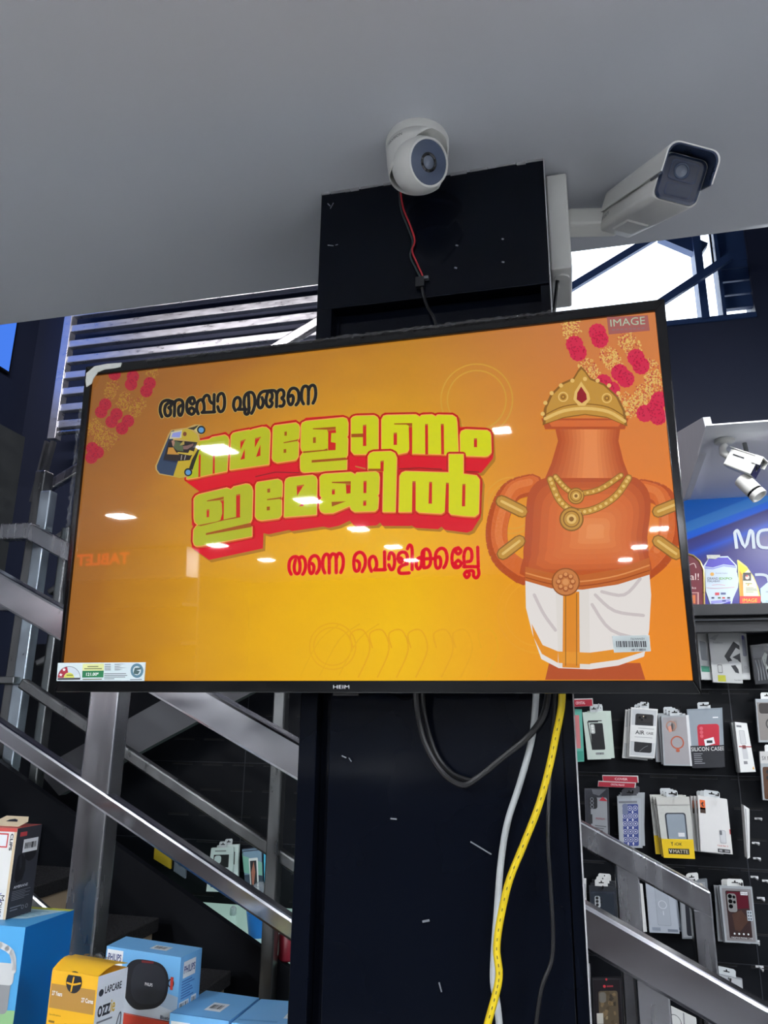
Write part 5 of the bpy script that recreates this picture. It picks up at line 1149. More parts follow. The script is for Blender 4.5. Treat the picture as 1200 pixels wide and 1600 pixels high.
# top row under the television
def d_teal(F, b, a): F.rect(b, .1, .12, .8, .75, ink((196, 120, 120)), 1); F.rect(b, .05, .8, .95, .98, ink((60, 150, 130)), 1)
pack('teal edged phone case pack peeking out from behind the pillar', [(886, 1107), (909, 1108), (913, 1190), (891, 1191)], ink((96, 178, 160)), d_teal, tab=False)
def d_greenwhite(F, b, a):
    F.rect(b, .2, .18, .78, .2, DARKP, 1); F.poly(b, [(.16, .20), (.62, .20), (.62, .22), (.2, .22), (.28, .80), (.24, .80)], DARKP, 1)
    phone(F, b, .26, .24, .80, .80, a, ink((26, 28, 30)), 2); F.rrect(b, .27, .26, .45, .46, .06, a, ink((196, 202, 198)), 4)
    for k in range(3): F.disc(b, .35, .30+.055*k, .05, a, ink((232, 236, 232)), 5, 10)
    F.rect(b, .38, .86, .72, .90, ink((90, 96, 96)), 2); F.text(b, 'Armor case', .39, .868, .71, .892, PW, 3)
pack('pale green white pack with a black phone printed on it beside the pillar', [(910, 1113), (947, 1112), (955, 1186), (918, 1187)], PGREEN, d_greenwhite, behind=2, shift=(4, -1), blabel='pale green white pack hanging behind the one with the black phone print', group='pale green white packs')
hook(934, 1106, 'hook carrying the pale green white packs beside the pillar', None, dark=False)
def d_air(F, b, a):
    F.rect(b, .04, .03, .96, .97, ink((196, 200, 202), .2), 1); phone(F, b, .18, .12, .86, .90, a, ink((30, 32, 36), .2), 2, r=.08)
    F.rrect(b, .22, .13, .82, .31, .06, a, ink((46, 44, 44), .2), 3)
    for x, y in ((.34, .2), (.42, .24), (.55, .19)): F.disc(b, x, y, .05, a, ink((22, 22, 24), .1), 4, 12)
    F.disc(b, .48, .17, .02, a, ink((236, 220, 180)), 5, 8)
    F.poly(b, [(0, .36), (1, .35), (1, .70), (0, .69)], PW, 5); F.text(b, 'AIR', .20, .46, .55, .54, INKK, 6, .015); F.text(b, 'CASE', .62, .48, .88, .53, INKK, 6, .01); F.rect(b, .18, .59, .86, .60, ink((150, 154, 156)), 6); F.rect(b, .3, .41, .9, .42, ink((150, 154, 156)), 6)
    F.stroke(b, [(.40, .88), (.56, .80), (.70, .76)], .02, a, ink((120, 122, 126)), 4)
pack('white phone case pack with a wide AIR sleeve across the middle', [(986, 1105), (1028, 1108), (1023, 1185), (983, 1182)], PW, d_air, behind=2, shift=(-4, 2), blabel='white edged pack hanging behind the one with the AIR sleeve', group='white packs behind the AIR sleeve pack')
hook(1006, 1101, 'hook carrying the pack with the AIR sleeve', None)
def d_ring(F, b, a):
    F.rect(b, .05, .03, .95, .97, ink((166, 164, 166), .12), 1); F.rect(b, .90, .0, 1, 1, ink((222, 224, 226)), 2); OR = ink((186, 92, 62))
    F.ring(b, .34, .21, .15, .19, a, ink((176, 130, 110)), 2); F.rrect(b, .20, .06, .56, .32, .12, a, ink((172, 164, 160), .12), 1); F.poly(b, [(.22, .22), (.34, .20), (.36, .32), (.26, .34)], ink((214, 150, 130)), 3)
    F.ring(b, .52, .54, .19, .235, a, OR, 3, 30); F.rrect(b, .46, .67, .58, .73, .03, a, OR, 3)
pack('clear phone case pack with an orange brown ring beside the crimson case', [(1033, 1119), (1076, 1117), (1083, 1197), (1037, 1196)], CLR, d_ring, behind=2, shift=(-4, -2), blabel='clear white edged pack hanging behind the one with the orange ring', group='clear packs behind the orange ring pack')
hook(1056, 1110, 'hook carrying the clear pack with the orange ring', None)
def d_silicon(F, b, a):
    F.rect(b, .03, .03, .97, .66, ink((150, 160, 168), .12), 1); phone(F, b, .26, .27, .92, .80, a, ink((190, 36, 56), .35), 2, r=.10)
    for k in range(3): F.disc(b, .38, .34+.065*k, .055, a, ink((214, 90, 104)), 4, 12)
    F.rect(b, 0, .63, 1, 1, ink((34, 36, 42)), 5); F.text(b, 'SILICON CASE', .02, .655, .99, .72, PW, 6, .008); F.lines(b, .08, .76, .44, .95, 6, ink((150, 152, 158)), 6, .35)
    F.poly(b, [(.44, .53), (.74, .49), (.78, .60), (.47, .64)], INKW, 7); F.rect(b, .52, .545, .70, .59, INKK, 8); F.rect(b, .74, .15, .90, .17, INKW, 3)
pack('clear bag with a crimson phone case and black SILICON CASE band', [(1073, 1108), (1127, 1106), (1129, 1199), (1082, 1200)], ink((140, 150, 158), .12), d_silicon, behind=1, shift=(3, 0), blabel='clear bag hanging behind the crimson phone case', group='bags behind the crimson phone case')
hook(1100, 1103, 'hook carrying the bag with the crimson phone case', None)
# red price strips
def strip(quad, label, txt, front):
    Y = SW-front; q = [onY(*p, Y) for p in quad]; b = MB(); F = Face(*q, (0, -1, 0))
    b.prism(q, (0, .004, 0), ink((196, 198, 196))); F.rect(b, .01, .14, .97, .98, ink((166, 34, 54)), 1); 
    if txt: F.text(b, txt, .34, .38, .70, .72, ink((236, 200, 204)), 2, .02)
    t = thing('price_strip', label, 'price strip', (q[2]+q[3])/2); b.build('strip', t); return t
strip([(886, 1092), (926, 1091), (927, 1103), (886, 1105)], 'short red price strip beside the pillar above the pale green packs', 'CRYSTAL', .09)
strip([(941, 1211), (997, 1212), (998, 1223), (942, 1221)], 'upper of the two red price strips above the patterned case', 'COVER', .085)
strip([(935, 1220), (994, 1223), (993, 1231), (934, 1229)], 'lower of the two red price strips, reading crystal', 'CRYSTAL PALACE', .10)

# second row
def d_blackclear(F, b, a):
    F.rect(b, .03, .03, .97, .97, ink((66, 68, 74), .12), 1); phone(F, b, .24, .20, .92, .95, a, ink((150, 154, 158), .2), 2, r=.08)
    F.rrect(b, .16, .18, .52, .44, .10, a, ink((30, 32, 36), .15), 4)
    for k in range(3): F.disc(b, .30, .235+.08*k, .075, a, ink((120, 124, 130)), 5, 12); F.disc(b, .30, .235+.08*k, .045, a, ink((20, 22, 26)), 6, 10)
    F.poly(b, [(.60, .26), (.74, .18), (.94, .27)], ink((180, 40, 56)), 5); F.text(b, 'PREMIUM', .44, .62, .80, .66, ink((150, 60, 70)), 4); F.rect(b, .12, .56, .30, .76, ink((40, 42, 46)), 4); F.lines(b, .4, .78, .86, .92, 3, ink((90, 92, 98)), 4, .4)
    F.poly(b, [(.30, .02), (.9, .03), (.6, .16), (.35, .12)], ink((112, 114, 120), .1), 2)
pack('smoky clear bag holding a grey phone case under the red strips', [(913, 1232), (951, 1231), (953, 1309), (915, 1303)], ink((78, 80, 86), .12), d_blackclear, tab=False)
def d_pattern(F, b, a):
    BLU = ink((58, 74, 140)); WH = ink((206, 210, 222))
    F.rect(b, .05, .05, .95, .98, ink((176, 182, 188), .12), 1); F.rrect(b, .20, .16, .84, .96, .06, a, BLU, 2)
    for i in range(5):
        for j in range(3):
            u = .28+.22*j+(.11 if i % 2 else 0)*0; v = .24+.15*i
            if u < .82: F.ring(b, u, v, .075, .095, a, WH, 3, 14); F.disc(b, u, v, .032, a, WH, 3, 8)
            if j < 2: F.poly(b, [(u+.11, v+.03), (u+.15, v+.075), (u+.11, v+.12), (u+.07, v+.075)], WH, 3)
    F.rrect(b, .20, .15, .42, .36, .08, a, ink((110, 120, 150)), 5); F.rect(b, .06, .10, .80, .14, ink((120, 124, 130)), 3)
pack('boxed phone case with a blue and white circle pattern', [(964, 1244), (1003, 1243), (1004, 1325), (968, 1325)], CLR, d_pattern, behind=2, shift=(3, -2), tabm=ink((70, 72, 78)), tabw=.6, blabel='clear box hanging behind the blue patterned phone case', group='clear boxes behind the patterned case')
hook(985, 1236, 'hook carrying the blue patterned phone case', None)
def d_matte(F, b, a):
    F.rect(b, 0, .05, 1, .12, ink((206, 206, 200), .2), 1); F.rect(b, 0, .12, 1, .14, ink((170, 170, 166)), 2); phone(F, b, .20, .26, .84, .80, a, ink((60, 66, 74), .3), 2, r=.09); phone(F, b, .245, .28, .795, .80, a, ink((150, 162, 172), .3), 3, r=.08)
    F.rect(b, 0, .69, 1, 1, ink((236, 200, 28)), 4); F.rect(b, .55, .585, .75, .65, INKW, 5); F.text(b, 'Y', .28, .735, .36, .80, INKK, 6, .03); F.text(b, 'iOK', .40, .745, .64, .795, INKK, 6, .0)
    F.rect(b, .18, .845, .84, .935, ink((50, 48, 36)), 5); F.text(b, 'V', .20, .86, .30, .92, PW, 6, .02); F.text(b, 'MATTE', .33, .862, .80, .918, ink((222, 214, 190)), 6, .01)
pack('silver and yellow pack marked MATTE showing a grey case', [(1025, 1246), (1077, 1245), (1086, 1342), (1037, 1340)], ink((204, 206, 200), .25), d_matte, behind=2, shift=(-4, -1), blabel='silver pack hanging behind the yellow MATTE one', group='silver packs behind the MATTE pack')
hook(1050, 1239, 'hook carrying the silver and yellow MATTE packs', None)
def d_white(F, b, a):
    F.rect(b, .06, .07, .24, .24, ink((226, 104, 44)), 2); F.rect(b, .06, .21, .24, .31, ink((70, 50, 40)), 2); F.poly(b, [(.10, .14), (.16, .10), (.19, .12), (.15, .15), (.19, .18), (.16, .20)], INKK, 3)
    F.rrect(b, .64, .58, .84, .82, .04, a, ink((176, 178, 182)), 2); F.rrect(b, .655, .59, .825, .81, .035, a, ink((206, 208, 210)), 3); F.rrect(b, .645, .59, .72, .67, .02, a, ink((110, 112, 118)), 4)
    F.text(b, 'Case for 2', .54, .85, .88, .875, ink((196, 76, 60)), 3, .01); F.rect(b, .54, .92, .93, .985, ink((58, 58, 60)), 2); F.rect(b, .58, .935, .68, .97, ink((170, 170, 172)), 3); F.rect(b, .76, .935, .90, .97, ink((150, 150, 152)), 3); F.rect(b, .97, .55, 1, .64, ink((186, 60, 60)), 2)
pack('plain white phone case box with an orange square in its corner', [(1090, 1243), (1136, 1249), (1145, 1335), (1095, 1330)], ink((226, 226, 224)), d_white, thick=.02, behind=2, shift=(-4, 2), blabel='white box hanging behind the one with the orange square', group='white boxes behind the orange square one', tabw=.55)
hook(1113, 1240, 'hook carrying the white box with the orange square', None)

# third row
def d_darkcase(F, b, a):
    F.rect(b, .04, .10, .96, .99, ink((54, 60, 70), .2), 1); phone(F, b, .14, .16, .92, .98, a, ink((44, 52, 62), .35), 2, (ink((24, 26, 30)), ink((190, 196, 200))), r=.07); F.ring(b, .55, .66, .21, .26, a, ink((30, 36, 44)), 4, 26)
pack('dark blue grey phone case in a black box behind the railing', [(920, 1384), (960, 1386), (965, 1460), (924, 1462)], ink((40, 44, 50)), d_darkcase, behind=2, shift=(3, -3), tabm=PW, tabw=.5, blabel='black box hanging behind the dark blue grey case', group='black boxes behind the dark case')
hook(940, 1379, 'hook carrying the dark blue grey phone case', None)
pack('white pack sliver between the pillar and the dark phone case', [(902, 1374), (916, 1373), (917, 1450), (903, 1450)], PW, lambda F, b, a: F.rect(b, .1, .1, .9, .4, ink((170, 172, 176)), 1), tab=False, front=.06)
def d_olive(F, b, a): F.rrect(b, .10, .14, .82, .95, .10, a, ink((104, 106, 100), .3), 1); F.rrect(b, .16, .16, .62, .36, .10, a, ink((206, 208, 204), .3), 2)
pack('white framed grey green phone case behind the railing post', [(972, 1376), (1004, 1382), (1011, 1456), (978, 1458)], PW, d_olive, tab=False)
def d_mag(F, b, a):
    phone(F, b, .30, .05, .76, .86, a, ink((150, 158, 168)), 1, r=.08); phone(F, b, .315, .055, .745, .85, a, ink((170, 178, 188)), 2, r=.08); F.ring(b, .53, .46, .125, .15, a, ink((208, 214, 220)), 3, 26); F.rect(b, .515, .58, .545, .66, ink((208, 214, 220)), 3)
    F.rect(b, .10, .90, .38, .96, ink((140, 150, 164)), 2); F.rect(b, .62, .92, .96, .97, ink((120, 130, 144)), 2)
pack('pale blue grey pack printed with a magnet ring phone outline', [(1008, 1372), (1052, 1380), (1062, 1459), (1015, 1457)], ink((176, 184, 194)), d_mag, behind=1, shift=(3, -1), blabel='pale pack hanging behind the one printed with the magnet ring', group='packs behind the magnet ring pack', tabm=ink((190, 186, 170)))
def d_dk(F, b, a): F.rect(b, .04, .03, .96, .97, ink((150, 154, 158), .12), 1); phone(F, b, .18, .10, .84, .95, a, ink((46, 48, 54), .25), 2, r=.09); F.disc(b, .78, .10, .10, a, ink((206, 198, 180)), 3, 14); F.rect(b, .2, .05, .6, .09, ink((110, 112, 118)), 3); F.text(b, 'CASE', .3, .055, .5, .085, PW, 4)
pack('clear box with a black phone case half hidden by the railing end post', [(1060, 1378), (1103, 1375), (1110, 1467), (1066, 1467)], CLRD, d_dk, behind=1, shift=(3, 0), blabel='clear box hanging behind the one beside the railing end post', group='boxes behind the end post', tabm=PW, tabw=.4)
hook(1077, 1369, 'hook carrying the clear box beside the railing end post', None)
def d_maroon(F, b, a):
    F.rect(b, .06, .04, .95, .97, ink((142, 140, 142), .12), 1); phone(F, b, .16, .08, .86, .93, a, ink((64, 50, 50), .18), 2, r=.05); F.poly(b, [(.2, .10), (.84, .10), (.84, .38), (.22, .42)], ink((92, 32, 44), .18), 3); F.poly(b, [(.3, .5), (.6, .42), (.8, .6), (.5, .8), (.35, .78)], ink((84, 62, 54), .18), 3)
    F.rrect(b, .20, .13, .48, .46, .08, a, ink((140, 140, 140), .2), 4)
    for k in range(3): F.disc(b, .29, .18+.09*k, .065, a, ink((20, 20, 22), .1), 5, 14)
    for k in range(2): F.disc(b, .41, .19+.09*k, .045, a, ink((26, 26, 28), .1), 5, 12)
    F.rect(b, .62, .09, .84, .15, INKW, 5); F.text(b, 'M-026', .65, .105, .82, .137, INKK, 6, .02); F.rect(b, .76, .42, .92, .60, ink((190, 200, 206)), 5)
    for k in range(2):
        for j in range(3): F.rect(b, .78+.07*k, .44+.055*j, .825+.07*k, .475+.055*j, ink((90, 96, 104)), 6)
    for k in range(4): F.disc(b, .32+.14*k, .84, .03, a, INKW, 5, 8)
    F.text(b, 'CREATIVE PHONE CASE', .20, .895, .86, .925, INKW, 5, .01)
pack('clear box with a maroon brown phone case and triple cameras', [(1124, 1384), (1175, 1386), (1184, 1475), (1133, 1472)], CLR, d_maroon, behind=2, shift=(-3, 2), blabel='clear box hanging behind the maroon brown phone case', group='boxes behind the maroon case', tabm=PW, tabw=.5)
hook(1148, 1374, 'hook carrying the maroon brown phone case', None)

# bottom row
def d_camo(F, b, a):
    F.rect(b, .05, .03, .95, .98, ink((38, 34, 38), .25), 1); F.rrect(b, .20, .22, .86, 1.0, .08, a, ink((96, 84, 66), .35), 2)
    rr = random.Random(9)
    for k in range(26):
        u, v = rr.uniform(.26, .80), rr.uniform(.26, .96); F.poly(b, [(u+rr.uniform(.03, .10)*math.cos(q*1.05), v+rr.uniform(.02, .06)*math.sin(q*1.05)) for q in range(6)], ink(rr.choice(((132, 112, 82), (60, 52, 44), (156, 140, 108), (84, 72, 52)))), 3+k % 2)
    F.rrect(b, .22, .24, .46, .42, .08, a, ink((120, 116, 108)), 6); F.disc(b, .42, .14, .05, a, ink((206, 60, 70)), 3, 10); F.rect(b, .50, .125, .72, .155, ink((150, 52, 60)), 3); F.disc(b, .5, .02, .04, a, ink((206, 60, 70)), 3, 10); F.rect(b, .12, .60, .34, .78, ink((206, 204, 194)), 7)
pack('black box with a brown camouflage phone case beside the pillar', [(925, 1529), (970, 1528), (975, 1618), (928, 1620)], ink((34, 34, 38)), d_camo, thick=.016, tab=False)
pack('grey pack sliver between the pillar and the camouflage case', [(908, 1508), (922, 1507), (926, 1600), (912, 1600)], ink((140, 142, 146)), lambda F, b, a: F.rect(b, .1, .1, .9, .3, ink((110, 112, 116)), 1), tab=False, front=.06)
def d_bag(F, b, a):
    F.rect(b, .02, .02, .98, .22, ink((188, 192, 194), .25), 1); F.poly(b, [(.1, .22), (.5, .34), (.9, .24), (.98, .40), (.5, .46), (.02, .36)], ink((120, 124, 128), .1), 2); F.rrect(b, .30, .52, .86, 1.0, .10, a, ink((54, 54, 58), .3), 2); F.poly(b, [(.04, .40), (.5, .48), (.95, .44), (.95, .52), (.5, .54), (.04, .46)], ink((206, 210, 212), .15), 3)
pack('crinkled silver bag with a dark case below the maroon one', [(1112, 1519), (1160, 1530), (1165, 1604), (1114, 1596)], ink((150, 154, 158), .12), d_bag, behind=1, shift=(-2, 4), blabel='silver bag hanging behind the crinkled one at the handrail', group='silver bags at the handrail', tabw=.6)
hook(1131, 1517, 'hook carrying the crinkled silver bag', None)
pack('white pack seen below the near handrail at the bottom edge', [(1046, 1572), (1088, 1592), (1092, 1650), (1050, 1640)], PW, lambda F, b, a: (F.ring(b, .2, .3, .2, .23, a, ink((120, 122, 126)), 1), F.rect(b, .5, 0, .55, 1, ink((150, 152, 156)), 1)), tab=False)

# narrow panel on the far right
def d_narrow(F, b, a): F.rrect(b, .25, .16, .68, .44, .06, a, ink((176, 178, 180)), 1); F.rrect(b, .29, .17, .64, .43, .06, a, ink((206, 208, 208)), 2); F.rrect(b, .3, .50, .66, .74, .06, a, ink((196, 198, 200)), 1); F.rect(b, .1, .48, 1, .50, ink((186, 70, 66)), 2); F.rect(b, .1, .06, .5, .10, ink((120, 122, 126)), 1); F.rect(b, .34, .46, .6, .53, ink((120, 60, 60)), 3); F.poly(b, [(.82, .94), (.9, .88), (.95, .95)], ink((230, 170, 60)), 2); F.rect(b, .3, .78, .55, .84, ink((130, 132, 136)), 1)
pack('narrow white phone case box turned aside on the far right panel', [(1148, 1128), (1167, 1130), (1181, 1206), (1157, 1207)], ink((226, 228, 226)), d_narrow, thick=.03, tab=False, behind=1, shift=(-2, 1), blabel='dark red edged box hanging behind the narrow white one', group='boxes behind the narrow white one')
def d_edge1(F, b, a): F.rect(b, .05, .08, .98, .95, ink((140, 136, 132), .12), 1); F.rrect(b, .12, .10, .6, .34, .1, a, ink((70, 66, 64), .2), 2); F.ring(b, .62, .58, .22, .27, a, ink((60, 58, 58)), 2)
pack('clear pack with a dark ring cut by the right edge, upper one', [(1180, 1092), (1218, 1092), (1222, 1160), (1186, 1160)], CLR, d_edge1, tabm=PW, tabw=.5)
def d_edge2(F, b, a): F.rect(b, 0, .0, 1, .25, ink((196, 196, 194)), 1); F.text(b, '5X Max', .08, .10, .6, .18, INKK, 2, .02); F.rrect(b, .08, .32, 1, .98, .08, a, ink((92, 66, 50), .25), 2); F.disc(b, .3, .42, .09, a, ink((30, 28, 28)), 4, 14); F.disc(b, .3, .54, .09, a, ink((30, 28, 28)), 4, 14); F.ring(b, .45, .80, .12, .16, a, ink((150, 96, 90)), 4)
pack('clear pack with a brown phone case cut by the right edge, lower one', [(1187, 1174), (1222, 1174), (1228, 1252), (1192, 1250)], CLR, d_edge2, tabm=PW, tabw=.5)
pack('thin white pack seen edge on right of the white box', [(1162, 1258), (1171, 1264), (1172, 1340), (1168, 1342)], PW, lambda F, b, a: F.rect(b, .2, .05, .4, .95, ink((160, 162, 166)), 1), thick=.04, tab=False)
for i, (x, y) in enumerate(((1184, 1279), (1180, 1317), (1182, 1341), (1188, 1403), (1178, 1370), (1180, 1470), (1186, 1510), (1196, 1376))):
    p = onY(x, y, SW); b = MB(); b.tube([p, p-Vector((0, .05, -.001)), p-Vector((0, .054, -.006))], .0022, HOOKW, 8); b.box(p.x-.010, p.x+.012, p.y-.003, p.y-.0015, p.z-.003, p.z+.003, HOOKW)
    tag(b.build('display_hook', loc=p), 'empty pale hook on the narrow panel at the right edge', 'hook', 'empty hooks on the right edge panel')

# row under the trophy shelf
def d_arrow(F, b, a):
    F.rect(b, .02, .03, .98, .16, ink((206, 208, 206), .2), 1); F.poly(b, [(.46, .50), (.80, .22), (.98, .30), (.98, .38), (.86, .34), (.64, .52), (.88, .74), (.90, .82), (.78, .80)], INKK, 3); F.poly(b, [(.72, .52), (.98, .44), (.98, .62), (.86, .56)], INKK, 3)
    F.poly(b, [(.58, .60), (.9, .56), (.86, .66), (.62, .68)], ink((206, 208, 208)), 4); F.text(b, 'Nillkin', .14, .22, .44, .26, ink((140, 142, 146)), 2); F.rrect(b, .20, .66, .36, .82, .03, a, ink((110, 112, 112)), 2); F.rrect(b, .22, .675, .34, .805, .02, a, ink((200, 202, 200)), 3); F.rect(b, .18, .86, .44, .98, ink((206, 206, 60)), 2); F.text(b, 'Series', .72, .93, .94, .955, ink((120, 122, 126)), 2); F.poly(b, [(.02, .16), (.2, .2), (.35, .08), (.2, .1)], ink((176, 178, 180), .1), 2)
pack('white bag with a big black arrow emblem under the trophy shelf', [(1106, 985), (1154, 984), (1161, 1068), (1114, 1066)], ink((214, 216, 214), .25), d_arrow, tab=False, front=.09)
hook(1131, 986, 'hook carrying the white bag with the arrow emblem', None)
def d_side(F, b, a): F.rrect(b, .2, .2, .8, .6, .1, a, ink((150, 154, 158)), 1); F.rect(b, .1, .72, .9, .84, ink((60, 150, 120)), 2)
pack('white pack with a green patch hanging left of the arrow emblem bag', [(1088, 985), (1104, 990), (1112, 1062), (1096, 1062)], PW, d_side, tab=False, behind=1, shift=(5, 0), blabel='white pack hanging between the green patch pack and the arrow bag', group='white packs left of the arrow bag')
def d_slim(F, b, a): F.rrect(b, .3, .06, .8, .5, .2, a, ink((150, 154, 170)), 1); F.rect(b, .2, .62, .95, .98, ink((226, 228, 228)), 2); F.ring(b, .55, .74, .14, .17, a, ink((150, 152, 156)), 3, 14); F.rect(b, .3, .05, .6, .14, ink((90, 90, 160)), 2)
pack('slim white box hanging right of the arrow emblem bag', [(1155, 989), (1166, 990), (1173, 1062), (1159, 1062)], PW, d_slim, thick=.02, tab=False, front=.05)
def d_head(F, b, a):
    F.rect(b, .04, .1, .96, .98, ink((62, 64, 68), .15), 1); F.rect(b, .08, .06, .6, .34, ink((110, 112, 116)), 2); F.poly(b, [(.45, .36), (.62, .22), (.72, .28), (.60, .50), (.72, .62), (.60, .66), (.50, .50)], ink((206, 214, 208)), 3)
    for k in range(4): F.stroke(b, [(.15+.14*k, .40), (.22+.12*k, .66), (.2+.14*k, .9)], .04, a, ink((150, 152, 156)), 3)
    F.ring(b, .8, .7, .13, .17, a, ink((26, 26, 28)), 3)
pack('dark pack with a green white bow under the right end of the trophy shelf', [(1172, 1008), (1206, 1004), (1214, 1066), (1180, 1070)], ink((52, 54, 58), .2), d_head, tab=False)

# packs seen between the railings on the left
def d_l1(F, b, a): F.rect(b, .16, .16, .84, .90, ink((24, 26, 28)), 1); F.rrect(b, .20, .18, .5, .36, .1, a, ink((190, 206, 204)), 2); F.rect(b, .66, .45, .92, .70, ink((206, 218, 216)), 3); F.rect(b, .2, .06, .7, .09, ink((130, 140, 140)), 2)
pack('mint lit white pack with a black window hanging between the left railings', [(330, 1325), (364, 1324), (361, 1394), (322, 1393)], ink((206, 222, 218)), d_l1, behind=1, shift=(6, -3), blabel='white pack hanging behind the one with the black window', group='packs behind the black window pack')
def d_l2(F, b, a): F.rect(b, .02, .02, .98, .55, ink((120, 150, 170)), 1); F.poly(b, [(0, .1), (1, .3), (1, .6), (0, .5)], ink((130, 190, 170)), 2); F.rrect(b, .30, .18, .78, .92, .04, a, ink((226, 232, 230)), 3); F.rect(b, .36, .24, .70, .86, ink((36, 38, 44)), 4); F.poly(b, [(.40, .5), (.56, .26), (.62, .5), (.5, .8), (.42, .78)], ink((176, 112, 92)), 5)
pack('colourful pack with a white framed phone picture hanging between the left railings', [(379, 1330), (409, 1327), (411, 1396), (384, 1398)], ink((60, 74, 90)), d_l2, tab=False, behind=1, shift=(-4, -2), blabel='dark blue pack hanging behind the colourful framed phone picture', group='packs behind the colourful one')
pack('bright cyan pack hanging beside the thin far railing post', [(412, 1334), (422, 1336), (421, 1392), (413, 1390)], ink((76, 186, 222)), lambda F, b, a: F.rect(b, .2, .3, .8, .6, ink((120, 210, 236)), 1), tab=False)
pack('mustard yellow pack half hidden by the stair handrail', [(242, 1314), (268, 1326), (266, 1358), (240, 1342)], ink((190, 160, 36)), lambda F, b, a: F.rect(b, .2, .3, .8, .34, ink((120, 100, 30)), 1), tab=False, front=.0125)
pack('grey blue pack half hidden below the stair handrail', [(273, 1338), (290, 1344), (289, 1373), (271, 1361)], ink((104, 112, 124)), lambda F, b, a: F.disc(b, .5, .3, .2, a, ink((70, 76, 86)), 1), tab=False, front=.0125)

# ------------------------------------------------------------------ trophies on the shelf
TY = 2.60
def plaque(label, pts, m, draw, box, thick=.012, name='trophy_plaque', Y=TY, edge=None):
    x0, y0, x1, y1 = box; q = [onY(x0, y0, Y), onY(x1, y0, Y), onY(x1, y1, Y), onY(x0, y1, Y)]
    dz = shz-q[3].z+.0004; q = [p+Vector((0, 0, dz)) for p in q]
    F = Face(*q, (0, -1, 0)); t = thing(name, label, 'trophy', (q[2]+q[3])/2); b = MB()
    b.prism([F.q(u, v) for u, v in pts], (0, thick, 0), edge or m); F.poly(b, pts, m, 1); draw(F, b, (q[1]-q[0]).length/(q[3]-q[0]).length); b.build('plaque', t); return t, F
GOLDM = mat('gold_edge', (206, 176, 110), .3, .6)
def d_expo(F, b, a):
    VI = ink((74, 64, 176)); F.poly(b, [(.20, .03), (.72, .03), (.94, .19), (.6, .16), (.3, .22), (.08, .20)], VI, 2); F.poly(b, [(.08, .21), (.3, .23), (.6, .17), (.94, .20), (.95, .23), (.6, .20), (.3, .26), (.07, .25)], ink((150, 160, 214)), 3)
    F.poly(b, [(.24, .86), (.8, .82), (.76, .87), (.5, .90), (.26, .91)], ink((150, 150, 214)), 2); F.poly(b, [(.25, .91), (.5, .92), (.80, .86), (.78, .98), (.30, .98)], VI, 3)
    F.disc(b, .28, .35, .055, a, ink((222, 170, 80)), 3, 14); F.text(b, 'DAKNAI', .38, .32, .70, .345, ink((130, 136, 150)), 3); F.text(b, 'GRAND', .14, .41, .45, .455, ink((60, 54, 80)), 3, .03); F.text(b, 'EXPO', .48, .41, .84, .455, ink((130, 180, 90)), 3, .03); F.text(b, 'MALABAR', .15, .465, .50, .50, ink((60, 54, 80)), 3, .03)
    F.stroke(b, [(.28, .56), (.45, .55), (.64, .56)], .012, a, ink((206, 130, 130)), 3); F.stroke(b, [(.12, .61), (.4, .62), (.9, .60)], .012, a, ink((206, 130, 130)), 3)
    F.rect(b, .36, .70, .48, .75, ink((206, 70, 80)), 3); F.rect(b, .52, .70, .66, .74, ink((90, 100, 140)), 3)
    for u, c in ((.26, (60, 60, 100)), (.44, (90, 110, 80)), (.56, (196, 80, 70)), (.70, (60, 60, 70))): F.rect(b, u, .785, u+.08, .815, ink(c), 3)
    F.rect(b, .56, .84, .66, .87, ink((70, 80, 140)), 4)
tr, F = plaque('white and violet shield shaped expo trophy in the middle of the shelf', [(.13, .02), (.72, 0), (.98, .19), (.96, .30), (1.02, .45), (1.0, .60), (.86, .82), (.80, 1), (.28, 1), (.20, .86), (.10, .66), (.08, .30), (.0, .22), (.16, .07)], ink((204, 218, 232), .2), d_expo, (1097, 868, 1153, 950), edge=ink((214, 220, 240)))
b = MB(); q = [F.q(u, v, .001) for u, v in ((.12, -.02), (.5, -.02), (.5, .02), (.42, .04), (.38, .06), (.14, .05))]; b.prism(q, (0, -.002, 0), FOAM); b.build('top_chip', tr)
def d_yel(F, b, a):
    F.poly(b, [(.04, .05), (.46, .20), (.20, .32), (.10, .22)], ink((240, 200, 40)), 2); F.poly(b, [(.08, .22), (.22, .32), (.26, .76), (.12, .76)], ink((236, 150, 50)), 2); F.poly(b, [(.20, .32), (.46, .20), (.80, .50), (.90, .76), (.26, .76)], ink((222, 228, 190)), 2)
    F.rect(b, .24, .27, .58, .44, ink((70, 66, 70)), 3); F.disc(b, .42, .37, .09, .5, ink((206, 190, 180)), 4, 12); F.disc(b, .40, .34, .04, .5, ink((200, 70, 70)), 5, 8)
    F.rect(b, .34, .49, .62, .51, ink((150, 150, 90)), 3); F.poly(b, [(.40, .53), (.52, .50), (.46, .55)], ink((226, 140, 60)), 3); F.lines(b, .36, .58, .84, .70, 4, ink((110, 120, 110)), 3, .35)
    F.rect(b, .10, .76, .98, 1, ink((222, 62, 62)), 3); F.text(b, 'IMAGE', .22, .81, .84, .88, ink((246, 206, 60)), 4, .012); F.lines(b, .22, .90, .84, .94, 1, ink((246, 180, 70)), 4, .9)
plaque('yellow and red sail shaped trophy right of the expo shield', [(.0, .0), (.04, .0), (.40, .14), (.70, .36), (.90, .60), (.97, .76), (.98, 1), (.12, 1), (.10, .76)], ink((226, 214, 120), .2), d_yel, (1152, 874, 1189, 949), edge=ink((230, 234, 226)))
